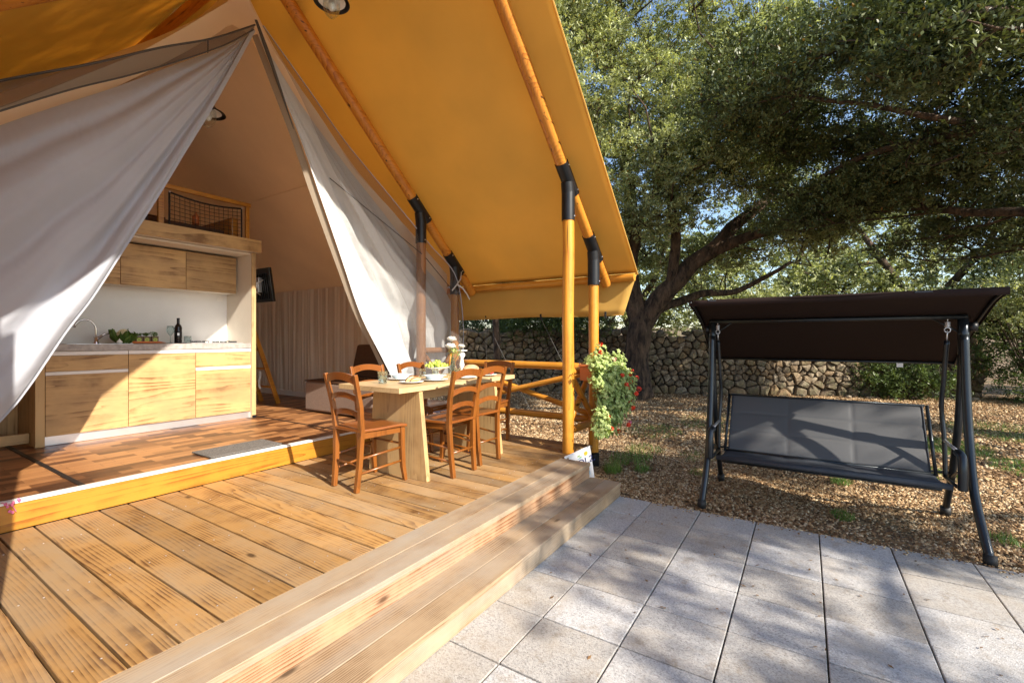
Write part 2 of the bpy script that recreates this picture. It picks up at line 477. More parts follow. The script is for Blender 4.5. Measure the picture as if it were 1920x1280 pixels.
# ------------------------------------------------------------------ mesh helpers
class MB:
    def __init__(s):
        s.v = []
        s.f = []
    def add(s, vs_, fs):
        k = len(s.v)
        s.v += [tuple(x) for x in vs_]
        s.f += [tuple(i + k for i in f) for f in fs]
        return s
    def box(s, c, d, rot=None):
        h = [x / 2 for x in d]
        vs_ = [Vector((sx * h[0], sy * h[1], sz * h[2])) for sx in (-1, 1) for sy in (-1, 1) for sz in (-1, 1)]
        if rot is not None:
            vs_ = [rot @ v for v in vs_]
        vs_ = [v + Vector(c) for v in vs_]
        return s.add(vs_, [(0, 1, 3, 2), (4, 6, 7, 5), (0, 4, 5, 1), (2, 3, 7, 6), (0, 2, 6, 4), (1, 5, 7, 3)])
    def b2(s, a, b_):
        return s.box([(a[i] + b_[i]) / 2 for i in range(3)], [abs(b_[i] - a[i]) for i in range(3)])
    def sweep(s, pts, rad, n=8, sect=None, up=(0, 0, 1), cap=True):
        """tube through points; sect=(w,h) gives a rectangular section"""
        pts = [Vector(p) for p in pts]
        if not hasattr(rad, '__len__'):
            rad = [rad] * len(pts)
        k = len(s.v)
        prev = None
        ring = n if sect is None else 4
        for i, p in enumerate(pts):
            t = (pts[min(i + 1, len(pts) - 1)] - pts[max(i - 1, 0)]).normalized()
            if prev is None:
                u = Vector(up)
                if abs(u.dot(t)) > 0.95:
                    u = Vector((1, 0, 0)) if abs(t.x) < 0.9 else Vector((0, 1, 0))
            else:
                u = prev
            a = (u - t * u.dot(t)).normalized()
            prev = a
            b_ = t.cross(a)
            if sect is None:
                for j in range(n):
                    an = 2 * math.pi * j / n
                    s.v.append(tuple(p + (a * math.cos(an) + b_ * math.sin(an)) * rad[i]))
            else:
                w, h = sect[0] / 2 * rad[i], sect[1] / 2 * rad[i]
                for sx, sy in ((-1, -1), (1, -1), (1, 1), (-1, 1)):
                    s.v.append(tuple(p + b_ * (w * sx) + a * (h * sy)))
        for i in range(len(pts) - 1):
            for j in range(ring):
                a0 = k + i * ring + j
                a1 = k + i * ring + (j + 1) % ring
                s.f.append((a0, a1, a1 + ring, a0 + ring))
        if cap:
            s.f.append(tuple(k + j for j in reversed(range(ring))))
            s.f.append(tuple(k + (len(pts) - 1) * ring + j for j in range(ring)))
        return s
    def lathe(s, prof, c=(0, 0, 0), n=20, axis=None, cap=False):
        k = len(s.v)
        q = Vector((0, 0, 1)).rotation_difference(Vector(axis)) if axis is not None else None
        for r, z in prof:
            for j in range(n):
                a = 2 * math.pi * j / n
                v = Vector((r * math.cos(a), r * math.sin(a), z))
                if q:
                    v = q @ v
                s.v.append(tuple(v + Vector(c)))
        for i in range(len(prof) - 1):
            for j in range(n):
                a0 = k + i * n + j
                a1 = k + i * n + (j + 1) % n
                s.f.append((a0, a1, a1 + n, a0 + n))
        if cap:
            s.f.append(tuple(k + j for j in reversed(range(n))))
            s.f.append(tuple(k + (len(prof) - 1) * n + j for j in range(n)))
        return s
    def ball(s, c, r, n=10, m=7, sq=(1, 1, 1)):
        prof = [(math.sin(math.pi * i / m) * r, -math.cos(math.pi * i / m) * r) for i in range(m + 1)]
        k = len(s.v)
        s.lathe([(max(p[0], 1e-4), p[1]) for p in prof], (0, 0, 0), n)
        for i in range(k, len(s.v)):
            x = s.v[i]
            s.v[i] = (x[0] * sq[0] + c[0], x[1] * sq[1] + c[1], x[2] * sq[2] + c[2])
        return s
    def grid(s, fn, nu, nv):
        k = len(s.v)
        for i in range(nu + 1):
            for j in range(nv + 1):
                s.v.append(tuple(fn(i / nu, j / nv)))
        for i in range(nu):
            for j in range(nv):
                a = k + i * (nv + 1) + j
                s.f.append((a, a + nv + 1, a + nv + 2, a + 1))
        return s
    def mesh(s, name, mat, smooth=False):
        me = bpy.data.meshes.new(name)
        me.from_pydata(s.v, [], s.f)
        me.update()
        if mat is not None:
            me.materials.append(mat)
        if smooth:
            me.polygons.foreach_set('use_smooth', [True] * len(me.polygons))
        return me

def obj(name, mb, mat=None, parent=None, loc=None, rot=None, smooth=False, bevel=0, solid=0, seg=2):
    me = mb.mesh(name, mat, smooth) if isinstance(mb, MB) else mb
    o = bpy.data.objects.new(name, me)
    if loc:
        o.location = loc
    if rot:
        o.rotation_euler = rot
    col.objects.link(o)
    if parent:
        o.parent = parent
    if solid:
        md = o.modifiers.new('thickness', 'SOLIDIFY')
        md.thickness = solid
        md.offset = 0
    if bevel:
        md = o.modifiers.new('bevel', 'BEVEL')
        md.width = bevel
        md.segments = seg
        md.limit_method = 'ANGLE'
        md.angle_limit = R(40)
    return o

def thing(name, label, cat, loc=(0, 0, 0), rz=0, group=None):
    o = bpy.data.objects.new(name, None)
    o.location = loc
    o.rotation_euler = (0, 0, rz)
    o.empty_display_size = 0.1
    col.objects.link(o)
    return tag(o, label, cat, group)

def tag(o, label=None, cat=None, group=None, kind=None):
    if label: o['label'] = label
    if cat: o['category'] = cat
    if group: o['group'] = group
    if kind: o['kind'] = kind
    return o

def dup(root, loc, rz, label=None, group=None):
    r = root.copy(); col.objects.link(r); r.location = loc; r.rotation_euler = (0, 0, rz)
    if label: r['label'] = label
    if group: r['group'] = group
    for ch in list(root.children):
        c = ch.copy(); col.objects.link(c); c.parent = r
        for g in list(ch.children):
            d = g.copy(); col.objects.link(d); d.parent = c
    return r

def boxpart(name, a, b_, mat, parent, bevel=0.003, label=None):
    """box between two corners, origin at its centre so that its grain is its own"""
    c = [(a[i] + b_[i]) / 2 for i in range(3)]
    d = [abs(b_[i] - a[i]) for i in range(3)]
    o = obj(name, MB().box((0, 0, 0), d), mat, parent, c, bevel=bevel)
    if label: o['label'] = label
    return o

def fast_mesh(name, verts, faces_n, nper, mat):
    """numpy mesh with faces of nper corners each"""
    me = bpy.data.meshes.new(name)
    nv, nf = len(verts), len(faces_n)
    me.vertices.add(nv)
    me.vertices.foreach_set('co', verts.astype(np.float32).ravel())
    me.loops.add(nf * nper)
    me.loops.foreach_set('vertex_index', faces_n.astype(np.int32).ravel())
    me.polygons.add(nf)
    me.polygons.foreach_set('loop_start', np.arange(0, nf * nper, nper, dtype=np.int32))
    me.polygons.foreach_set('loop_total', np.full(nf, nper, dtype=np.int32))
    me.update(calc_edges=True)
    me.validate()
    me.materials.append(mat)
    return me
# ------------------------------------------------------------------ ground, paving
def sgrid(c, half, n):
    u = np.linspace(-1, 1, n)
    return c + np.sinh(u * 4.2) / math.sinh(4.2) * half
gx, gy = sgrid(5, 380, 150), sgrid(1, 380, 150)
gv = []
for x in gx:
    for y in gy:
        near = -2 < x < 4.02 and -8 < y < 12 or (-2 < x < 5 and 1.9 < y < 12)
        z = -0.035
        if not near:
            z += 0.025 * (mnoise.noise(Vector((x * 0.8, y * 0.8, 0))) + 0.1)
        d = math.hypot(x - 5, y)
        if d > 30:
            z += (d - 30) * 0.03
        gv.append((x, y, z))
gf = [(i * 150 + j, (i + 1) * 150 + j, (i + 1) * 150 + j + 1, i * 150 + j + 1) for i in range(149) for j in range(149)]
gm = MB(); gm.v = gv; gm.f = gf
tag(obj('ground', gm, M['ground'], smooth=True), 'brown earth ground with gravel between the tent deck and the stone wall', None, kind='structure')

paving = bpy.data.objects.new('paving', None)
col.objects.link(paving)
paving['label'] = 'terrace of square exposed aggregate pavers beside the timber steps'
paving['kind'] = 'structure'
PW, PH = 0.392, 0.4025
pm = MB().box((0, 0, -0.025), (PW - 0.007, PH - 0.007, 0.05)).mesh('paver', M['paver'])
for i in range(13):
    for j in range(14):
        x = 4.0 - PW * (i + 0.5)
        y = 1.5275 - PH * (j + 0.5)
        o = obj('paver', pm, None, paving, (x, y, random.uniform(-0.0025, 0.0015)), (random.uniform(-.002, .002), random.uniform(-.002, .002), random.uniform(-.003, .003)), bevel=0.004)

# gravel chips and dry leaves as loose geometry
def chips(pos, size, mat, name):
    n = len(pos)
    base = np.array([(1, 0, 0), (0.2, 1, 0), (-1, 0.15, 0), (-0.1, -1, 0), (0, 0, 0.6), (0, 0, -0.6)])
    v = np.repeat(base[None], n, 0)
    v = v + rng.uniform(-0.3, 0.3, v.shape)
    v[:, :, 0] *= rng.uniform(0.7, 1.3, (n, 1))
    v *= size[:, None, None]
    a = rng.uniform(0, 2 * np.pi, n); t = rng.normal(0, 0.5, n)
    ca, sa, ct, st = np.cos(a), np.sin(a), np.cos(t), np.sin(t)
    x = v[:, :, 0].copy(); z = v[:, :, 2].copy()
    v[:, :, 0] = x * ct[:, None] - z * st[:, None]; v[:, :, 2] = x * st[:, None] + z * ct[:, None]
    x = v[:, :, 0].copy(); y = v[:, :, 1].copy()
    v[:, :, 0] = x * ca[:, None] - y * sa[:, None]; v[:, :, 1] = x * sa[:, None] + y * ca[:, None]
    v += pos[:, None, :]
    f = np.array([(0, 1, 4), (1, 2, 4), (2, 3, 4), (3, 0, 4), (1, 0, 5), (2, 1, 5), (3, 2, 5), (0, 3, 5)])
    ff = (f[None] + (np.arange(n) * 6)[:, None, None]).reshape(-1, 3)
    return fast_mesh(name, v.reshape(-1, 3), ff, 3, mat)

def scatter(n, x0, x1, keep, zfn=lambda x, y: -0.022 + 0 * x):
    x = rng.uniform(x0, x1, n); y = rng.uniform(-7, 9, n)
    k = keep(x, y)
    x, y = x[k], y[k]
    return np.stack([x, y, zfn(x, y)], 1)
def outside(x, y):
    return (((x > 4.0) & (y < 1.4)) | ((x > 4.02) & (y < 1.95)) | (x > 4.72)) & (y > -0.75 * x - 0.8)
def wallx(y):
    return 9.4 + (9.2 - y) * 0.478
p1 = scatter(190000, 3.95, 6.4, lambda x, y: outside(x, y) & (y < 4.3))
p2 = scatter(150000, 6.3, 16, lambda x, y: outside(x, y) & (x < wallx(y) + 0.3))
def patchy(p, th):
    k = np.array([mnoise.noise(Vector((a[0] * 0.9, a[1] * 1.4, 4.0))) + 0.5 * mnoise.noise(Vector((a[0] * 3.1, a[1] * 3.1, 9.0))) for a in p])
    return p[(k > th) | (rng.uniform(0, 1, len(p)) < 0.35)]
p1 = patchy(p1, -0.12)
p2 = patchy(p2, 0.0)
pz1 = chips(p1, rng.uniform(0.0055, 0.017, len(p1)) * 1.1, M['gravel'], 'gravel')
tag(bpy.data.objects.new('gravel', pz1), 'pale tan gravel chips under the swing seat', None, kind='stuff')
col.objects.link(bpy.data.objects['gravel'])
tag(obj('gravel', chips(p2, rng.uniform(0.011, 0.032, len(p2)), M['gravel'], 'gravel_far')), 'brown gravel and stone chips in front of the dry stone wall', None, kind='stuff')

def flat_leaves(pos, L, W, mat, name, tilt=0.35):
    n = len(pos)
    a = rng.uniform(0, 2 * np.pi, n)
    d = np.stack([np.cos(a), np.sin(a), rng.normal(0, tilt, n)], 1)
    d /= np.linalg.norm(d, axis=1)[:, None]
    up = np.stack([rng.normal(0, tilt, n), rng.normal(0, tilt, n), np.ones(n)], 1)
    w = np.cross(up, d); w /= np.linalg.norm(w, axis=1)[:, None]
    L = (L * rng.uniform(0.7, 1.3, n))[:, None]; W = (W * rng.uniform(0.7, 1.3, n))[:, None]
    v = np.stack([pos - d * L / 2, pos + w * W / 2, pos + d * L / 2, pos - w * W / 2], 1)
    ff = np.arange(n * 4).reshape(n, 4)
    return fast_mesh(name, v.reshape(-1, 3), ff, 4, mat)
lp = np.concatenate([scatter(16000, 4, 7, lambda x, y: outside(x, y) & (y < 4.3), lambda x, y: -0.005 + 0 * x),
                     scatter(42000, 6.5, 16, lambda x, y: outside(x, y) & (x < wallx(y) + 0.2), lambda x, y: 0.004 + 0 * x)])
tag(obj('leaf_litter', flat_leaves(lp, 0.042, 0.022, M['litter'], 'leaf_litter')), 'dry brown oak leaves strewn over the gravel', None, kind='stuff')
ep = np.stack([4.0 - np.abs(rng.normal(0, 0.05, 260)), rng.uniform(-1.5, 1.4, 260), np.full(260, 0.006)], 1)
tag(obj('gravel', chips(ep, rng.uniform(0.004, 0.010, 260), M['gravel'], 'gravel_spill')), 'stray gravel chips spilled over the paver edge', None, kind='stuff')
fp = np.stack([rng.uniform(0.6, 3.9, 110), rng.uniform(-1.3, 1.3, 110), np.full(110, 0.006)], 1)
tag(obj('fallen_leaves', flat_leaves(fp, 0.028, 0.012, M['litter'], 'fallen_leaves', 0.15)), 'few small dry leaves lying on the pavers', None, kind='stuff')

def grass(spots, name, label):
    P = []; 
    for (x, y, r, n, h) in spots:
        a = rng.uniform(0, 6.28, n); q = r * np.sqrt(rng.uniform(0, 1, n))
        px_, py_ = x + q * np.cos(a), y + q * np.sin(a) * 0.7
        b = rng.uniform(0, 6.28, n); hh = h * rng.uniform(0.4, 1.2, n)
        lean = rng.uniform(0.1, 0.8, n) * hh
        w = 0.0035
        base = np.stack([px_, py_, np.full(n, -0.03)], 1)
        side = np.stack([-np.sin(b) * w, np.cos(b) * w, 0 * b], 1)
        tip = base + np.stack([np.cos(b) * lean, np.sin(b) * lean, hh], 1)
        P.append(np.stack([base - side, base + side, tip], 1))
    v = np.concatenate(P)
    n = len(v)
    o = obj(name, fast_mesh(name, v.reshape(-1, 3), np.arange(n * 3).reshape(n, 3), 3, M['grassm']))
    tag(o, label, None, kind='stuff')
grass([(5.35, 1.75, 0.34, 420, 0.10), (5.85, 1.75, 0.35, 260, 0.08), (4.75, 1.75, 0.12, 250, 0.13), (4.95, 1.5, 0.12, 160, 0.09),
       (5.6, -0.3, 0.12, 300, 0.07), (4.55, -0.25, 0.12, 260, 0.05), (6.5, -1.2, 0.3, 400, 0.06), (8.2, -1.6, 0.6, 2200, 0.07), (7.3, -2.1, 0.5, 1400, 0.06),
       (5.9, 1.1, 0.3, 260, 0.05), (7.2, 2.0, 0.6, 900, 0.05), (6.4, 0.2, 0.4, 350, 0.05), (5.0, 3.4, 0.3, 700, 0.08), (8.6, 1.2, 1.0, 1500, 0.05), (10, -2.6, 1.0, 2000, 0.07), (5.2, 0.95, 0.15, 120, 0.06), (4.6, -1.2, 0.12, 150, 0.07)],
      'grass', 'sparse green grass tufts growing through the gravel')

# ------------------------------------------------------------------ timber deck with two steps
deck = thing('timber_deck', 'weathered larch deck with two timber steps down to the pavers', 'deck', (1.5, 2.9, 0))
def dpart(name, a, b_, mat, label=None, bevel=0.003):
    o = boxpart(name, (a[0] - 1.5, a[1] - 2.9, a[2]), (b_[0] - 1.5, b_[1] - 2.9, b_[2]), mat, deck, bevel, label)
    return o
x = -1.38
k = 0
while x < 4.60:
    w = 0.1445
    front = 1.992 if x < 4.0 else 1.94
    dz = random.uniform(-0.0015, 0.0015)
    dpart('board', (x, front, 0.234 + dz), (x + w, 3.992 if x < 4.1 else 4.6, 0.262 + dz), M['deck'])
    x += 0.1545
    k += 1
dpart('step_tread', (-1.4, 1.838, 0.232), (3.975, 1.988, 0.2640), M['step'])
dpart('step_tread', (-1.4, 1.684, 0.232), (3.975, 1.834, 0.2635), M['step'])
dpart('step_riser', (-1.4, 1.690, 0.10), (3.968, 1.716, 0.2315), M['riser'])
dpart('step_tread', (-1.4, 1.545, 0.095), (3.99, 1.692, 0.1260), M['step'])
dpart('step_tread', (-1.4, 1.395, 0.095), (3.99, 1.541, 0.1255), M['step'])
dpart('step_riser', (-1.4, 1.401, 0.002), (3.983, 1.425, 0.0945), M['step'])
dpart('step_end', (3.9695, 1.402, 0.002), (3.9895, 1.69, 0.0945), M['step'])
dpart('step_end', (3.944, 1.7165, 0.005), (3.968, 1.988, 0.2315), M['riser'])
dpart('side_board', (4.600, 1.945, 0.06), (4.622, 4.6, 0.2335), M['step'])
dpart('joist', (4.0, 1.965, 0.02), (4.58, 2.0, 0.2335), M['step'])
for px_ in range(6):
    dpart('joist', (-1.2, 2.1 + px_ * 0.36, 0.05), (4.5, 2.145 + px_ * 0.36, 0.2325), M['pole_brown'])
sc = MB()
for i in range(38):
    for y in (2.14, 2.85, 3.6):
        for dx in (0.035, 0.112):
            sc.lathe([(0.0001, 0.2628), (0.0035, 0.2630), (0.0038, 0.262)], (-1.38 + i * 0.1545 + dx - 1.5, y - 2.9 + random.uniform(-.01, .01), 0.0005), 6)
tag(obj('screws', sc, M['alu'], deck), kind='stuff')

# ------------------------------------------------------------------ safari tent: frame, fly roof, floor, liner
tent = thing('safari_tent', 'large ochre canvas safari tent on varnished poles with open grey curtains', 'tent', (2.175, 4.0, 0))
TX, TY = 2.175, 4.0
def L(p): return (p[0] - TX, p[1] - TY, p[2])
def tp(name, mb, mat, **k):
    mb.v = [L(v) for v in mb.v]
    return obj(name, mb, mat, tent, **k)
def tbox(name, a, b_, mat, bevel=0.003, label=None):
    return boxpart(name, L(a), L(b_), mat, tent, bevel, label)
def roofz(x): return 4.93 - 0.875 * abs(x - TX)
EX = 3.125
# fly: right and left slope, with hanging valances
def fly(sgn):
    mb = MB()
    ys = [1.655 + i * (10.4 - 1.655) / 40 for i in range(41)]
    prof = [(0.0, 4.93)]
    for i in range(1, 17):
        d = EX * i / 16
        prof.append((d, 4.93 - 0.875 * d))
    def fn(u, v):
        y = 1.655 + u * 8.75
        d = v * EX
        sag = 0.022 * math.sin(math.pi * min(1, v)) * (1 - abs(math.cos(math.pi * (y - 2.02) / 2.03)))
        sag += 0.012 * mnoise.noise(Vector((d * 0.9, y * 2.2, 3 * sgn))) + 0.004 * mnoise.noise(Vector((d * 2 + y * 3, y * 5 - d * 3, 1)))
        return (TX + sgn * d, y, 4.93 - 0.875 * d - sag)
    mb.grid(fn, 120, 60)
    return mb
tp('roof_canvas', fly(1), M['canvas'], smooth=True, solid=0.003)
tp('roof_canvas', fly(-1), M['canvas'], smooth=True, solid=0.003)
for sgn in (1, -1):
    def val(u, v, sgn=sgn):
        y0 = 1.66 + 0.165 * v
        y = y0 + u * (10.4 - y0)
        w = 0.012 * math.sin(y * 7 + v * 2) * v + 0.01 * mnoise.noise(Vector((y * 3, v, 1)))
        return (TX + sgn * (EX + 0.005 + w), y, 2.192 - 0.49 * v - 0.008 * math.sin(y * 3.5) * v)
    tp('valance', MB().grid(val, 90, 6), M['canvas'], smooth=True, solid=0.002)
    hem = MB().sweep([(TX + sgn * (EX + 0.008), 1.83 + i * 0.2, 1.703 - 0.008 * math.sin((1.83 + i * .2) * 3.5)) for i in range(43)], 0.006, 6)
    tp('valance_hem', hem, M['canvas'])
    rk = MB().sweep([(TX + sgn * (0.02 + EX * i / 12), 1.66, roofz(TX + sgn * (0.02 + EX * i / 12)) - 0.004) for i in range(13)], 0.009, 6)
    tp('rake_hem', rk, M['canvas'])
for i, y in enumerate([2.05, 2.95, 3.85, 4.9, 6.2, 7.6, 9.0]):
    tbox('valance_hook', (TX + EX - 0.005, y - 0.013, 1.665), (TX + EX + 0.022, y + 0.013, 1.745), M['strap'], 0.002)

def rz_raft(x): return 4.80 - 0.885 * abs(x - TX)
def pole(name, a, b_, r, mat, wob=0.004, label=None):
    a, b_ = Vector(a), Vector(b_)
    c = (a + b_) / 2
    n = 14
    pts = []
    for i in range(n + 1):
        p = a.lerp(b_, i / n)
        pts.append(p + Vector((mnoise.noise(p * 1.5) * wob, mnoise.noise(p * 1.5 + Vector((5, 5, 5))) * wob, 0)))
    rr = [r * (1 + 0.04 * mnoise.noise(p * 3)) for p in pts]
    mb = MB().sweep([p - c for p in pts], rr, 16)
    o = obj(name, mb, mat, tent, L(c), smooth=True)
    md = o.modifiers.new('edge', 'EDGE_SPLIT'); md.split_angle = R(50)
    if label: o['label'] = label
    return o
pole('ridge_pole', (TX, 1.75, 4.83), (TX, 10.2, 4.83), 0.055, M['pole_y'])
for fy in (2.02, 4.05, 7.0, 9.9):
    for sg in (1, -1):
        pole('rafter', (TX + sg * 0.02, fy, rz_raft(TX + 0.02)), (TX + sg * 3.08, fy, rz_raft(TX + 3.08)), 0.060, M['pole_x'])
        for d, r_ in ((2.025, 0.059), (2.685, 0.056)):
            px_ = TX + sg * d
            zt = rz_raft(px_)
            base = 0.265 if d < 2.3 else 0.0
            mid_net = fy > 4 and fy < 5 and sg > 0
            if fy > 5: continue
            if fy > 4 and d < 2.3: base = 0.44
            pole('post', (px_, fy, base + (0.14 if d > 2.3 else 0)), (px_, fy, zt - 0.13), r_, M['pole_brown'] if mid_net and d < 2.3 else M['pole_z'])
            s_ = MB().sweep([(px_, fy, zt - 0.40), (px_, fy, zt - 0.12)], 0.068, 20)
            s_.sweep([(px_, fy, zt - 0.14), (px_ - sg * 0.02, fy, zt - 0.02)], 0.066, 16)
            dv = Vector((sg * 1, 0, -0.885)).normalized()
            cc = Vector((px_, fy, zt))
            s_.sweep([cc - dv * 0.21, cc + dv * 0.15], 0.069, 20)
            br = tp('bracket', s_, M['black'], smooth=True)
            br.modifiers.new('edge', 'EDGE_SPLIT')
            bl = MB()
            for q in (-0.17, 0.11):
                c_ = cc + dv * q
                bl.ball((c_.x, c_.y - 0.070, c_.z), 0.008, 6, 4)
            bl.ball((px_, fy - 0.069, zt - 0.36), 0.008, 6, 4)
            bl.v = [L(v) for v in bl.v]
            obj('bolt', bl, M['alu'], br)
            if d > 2.3:
                tp('post_shoe', MB().lathe([(0.062, 0), (0.062, 0.15), (0.055, 0.155)], (px_, fy, -0.03), 16, cap=True), M['black'], smooth=False)
for sg in (1, -1):
    pole('eave_pole', (TX + sg * 3.085, 1.68, 2.135), (TX + sg * 3.085, 10.2, 2.135), 0.045, M['pole_y'])

# guy ropes from the valance to pegs
for i, (y, ex, ey) in enumerate([(2.95, 1.6, -0.1), (3.85, 1.6, 0.1), (3.86, 1.45, 1.0), (4.9, 1.6, 0.2), (6.2, 1.6, 0.3)]):
    a = Vector((TX + EX + 0.01, y, 1.68)); b_ = Vector((TX + EX + ex, y + ey, 0.02))
    tp('guy_rope', MB().sweep([a, a.lerp(b_, 0.5) + Vector((0, 0, -0.01)), b_], 0.0020, 5), M['rope'])
    tp('tent_peg', MB().sweep([b_ + Vector((0, 0, 0.06)), b_ - Vector((0.03, 0, 0.08))], 0.006, 6), M['black'])

# floor platform
FZ = 0.435
tbox('floor_platform', (-0.6, 4.046, 0.28), (4.9, 9.8, FZ - 0.004), M['pole_brown'], 0)
vo_ = obj('vinyl_floor', MB().b2((-0.6 - TX, 4.04 - TY, FZ - 0.004), (4.9 - TX, 9.8 - TY, FZ)), M['vinyl'], tent)
tbox('floor_joint_strip', (1.003, 4.05, FZ), (1.035, 9.7, FZ + 0.004), M['black'], 0.001)
tbox('floor_joint_strip', (3.115, 4.05, FZ), (3.14, 9.7, FZ + 0.004), M['black'], 0.001)
tbox('threshold_beam', (-1.4, 3.998, 0.264), (4.9, 4.044, FZ - 0.012), M['beam'], 0.003)
tbox('threshold_strip', (-1.4, 3.990, FZ - 0.010), (4.9, 4.052, FZ + 0.006), M['whitep'], 0.002)

# liner: gable front panel, inner slopes, walls
GE = [(0.0, 4.72), (0.13, 4.5), (0.32, 4.24), (0.75, 3.83), (1.28, 3.36), (1.90, 2.96), (2.45, 2.64), (2.9, 2.30)]
def ge(d):
    d = abs(d)
    for (a, za), (b_, zb) in zip(GE, GE[1:]):
        if d <= b_:
            return za + (zb - za) * (d - a) / (b_ - a)
    return GE[-1][1]
IX = 2.45
GEL = [(0.0, 4.72), (0.06, 4.49), (0.465, 3.98), (0.787, 3.59), (1.18, 3.20), (1.48, 2.90), (2.0, 2.42), (2.9, 1.6)]
def gel(d):
    for (a, za), (b_, zb) in zip(GEL, GEL[1:]):
        if d <= b_:
            return za + (zb - za) * (d - a) / (b_ - a)
    return GEL[-1][1]
def liner(sg):
    def fn(u, v):
        y = 4.35 + u * 5.3
        d = v * IX
        z = ge(d) if u == 0 else 4.62 - 0.98 * d
        z0 = ge(d) if sg > 0 else gel(d); z1 = 4.62 - 0.98 * d
        q = min(1, u * 6)
        z = z0 * (1 - q) + z1 * q
        z = min(z, roofz(TX + d) - 0.06)
        return (TX + sg * d, y, z)
    return MB().grid(fn, 30, 24)
tp('liner_slope', liner(1), M['inner'], smooth=True)
tp('liner_slope', liner(-1), M['inner'], smooth=True)
for sg in (1, -1):
    tp('liner_seam', MB().sweep([(TX + sg * 1.285, 5.2, 3.352), (TX + sg * 1.285, 9.6, 3.352)], 0.005, 5), M['inner'])
def pleats(u, v):
    y = 4.5 + u * 5.1
    x = TX + 2.43 + 0.045 * mnoise.noise(Vector((y * 9, v * 0.5, 3))) + 0.030 * mnoise.noise(Vector((y * 23, v * 0.3, 7))) * (0.6 + 0.4 * v) - 0.02 + 0.012 * mnoise.noise(Vector((y * 4, v * 1.5, 0)))
    return (x, y, 2.24 - v * 1.72)
tp('side_curtain', MB().grid(pleats, 420, 6), M['pleat'], smooth=True)
tbox('liner_wall', (TX + 2.47, 4.4, 0.44), (TX + 2.49, 9.7, 2.32), M['inner'], 0)
tbox('liner_wall', (TX - 2.49, 4.4, 0.44), (TX - 2.47, 9.7, 2.32), M['inner'], 0)
tbox('skirting', (TX + 2.40, 4.5, FZ + 0.002), (TX + 2.44, 9.6, FZ + 0.09), M['whitep'], 0.003)
def backw(u, v):
    x = TX - 2.46 + u * 4.92
    zt = 4.62 - 0.98 * abs(x - TX)
    return (x, 9.62 + 0.01 * math.sin(x * 20), 0.44 + v * (zt - 0.44))
tp('liner_back', MB().grid(backw, 40, 8), M['inner'], smooth=True)

# fixed gable panels beside the opening
def gpanel(sg):
    def fn(u, v):
        d = u * 2.85
        zt = ge(d) if sg > 0 else gel(d)
        ap = 4.26
        if d < 0.08:
            zb = ap
        else:
            zb = ap - 1.15 * (d - 0.08) ** 0.9
        zb = min(zb, zt - 0.02)
        zb = max(zb, 1.0)
        return (TX + sg * d, 4.36 + 0.02 * math.sin(d * 6 + v * 2), zt + (zb - zt) * v)
    return MB().grid(fn, 50, 10)
tp('gable_panel', gpanel(1), M['inner'], smooth=True)
tp('gable_panel', gpanel(-1), M['inner'], smooth=True)

# entrance curtains: fans of cloth hanging from the peak
def poly(pts, t):
    n = len(pts) - 1
    # arc-length free: param by index with smooth interpolation
    f = min(t * n, n - 1e-6)
    i = int(f)
    q = f - i
    p0 = Vector(pts[max(i - 1, 0)]); p1 = Vector(pts[i]); p2 = Vector(pts[i + 1]); p3 = Vector(pts[min(i + 2, n)])
    return 0.5 * ((2 * p1) + (p2 - p0) * q + (2 * p0 - 5 * p1 + 4 * p2 - p3) * q * q + (3 * p1 - p0 - 3 * p2 + p3) * q ** 3)
def fan(E0, E1, folds, amp, bulge, seed, nu=110, nv=90, wrinkle=0.0):
    def fn(s, t):
        a, b_ = poly(E0, t), poly(E1, t)
        p = a.lerp(b_, s)
        w = 0
        for (fr, ph, am) in folds:
            q = math.sin(2 * math.pi * (fr * s + ph + 0.25 * math.sin(2.2 * t + ph * 9)))
            w += am * (q + 0.35 * math.sin(2 * math.pi * (2 * fr * s + ph)))
        edge = min(1, s * 9) * min(1, (1 - s) * 9)
        g = t ** 0.8
        p.y -= amp * w * g * (0.35 + 0.65 * edge) + bulge * math.sin(math.pi * s) * t
        n_ = mnoise.noise(Vector((s * 5 + seed, t * 2.2, seed))) * 0.05 * g
        p.y -= n_
        if wrinkle:
            wv = mnoise.noise(Vector((p.x * 2.2 + p.z * 3.2, (p.z * 2.0 - p.x * 3.0) * 0.45, seed)))
            p.y -= wrinkle * wv * 1.6 * g * edge
        p.z += 0.02 * w * g * (0.2 + edge)
        return p
    return MB().grid(fn, nu, nv)
E0 = [(2.175, 4.13, 4.16), (2.004, 4.12, 3.75), (1.817, 4.11, 3.315), (1.626, 4.1, 2.899), (1.434, 4.1, 2.472), (1.229, 4.1, 2.039), (1.07, 4.1, 1.704), (0.937, 4.1, 1.466), (0.766, 4.1, 1.123), (0.653, 4.1, 0.939), (0.40, 4.1, 0.60)]
E1 = [(2.20, 4.2, 4.20), (2.06, 4.2, 4.03), (1.882, 4.2, 3.842), (1.69, 4.2, 3.66), (1.504, 4.2, 3.489), (1.34, 4.2, 3.335), (1.183, 4.2, 3.193), (0.908, 4.2, 2.953), (0.669, 4.2, 2.735), (0.1, 4.2, 2.2), (-0.7, 4.2, 1.4)]
lc = tp('entrance_curtain', fan(E0, E1, [(1.3, 0.1, 0.7), (3.1, 0.4, 0.45), (5.9, 0.7, 0.10)], 0.10, 0.16, 3, 150, 100), M['curtain'], smooth=True)
lc['label'] = 'grey curtain swept to the left of the entrance'
hm = MB().sweep([poly(E0, i / 60) + Vector((0, -0.006, -0.004)) for i in range(61)], [1] * 61, sect=(0.012, 0.03))
obj('curtain_hem', MB(), None) if False else None
hm.v = [L(v) for v in hm.v]
obj('curtain_hem', hm, M['netdark'] if False else M['curtain'], lc)
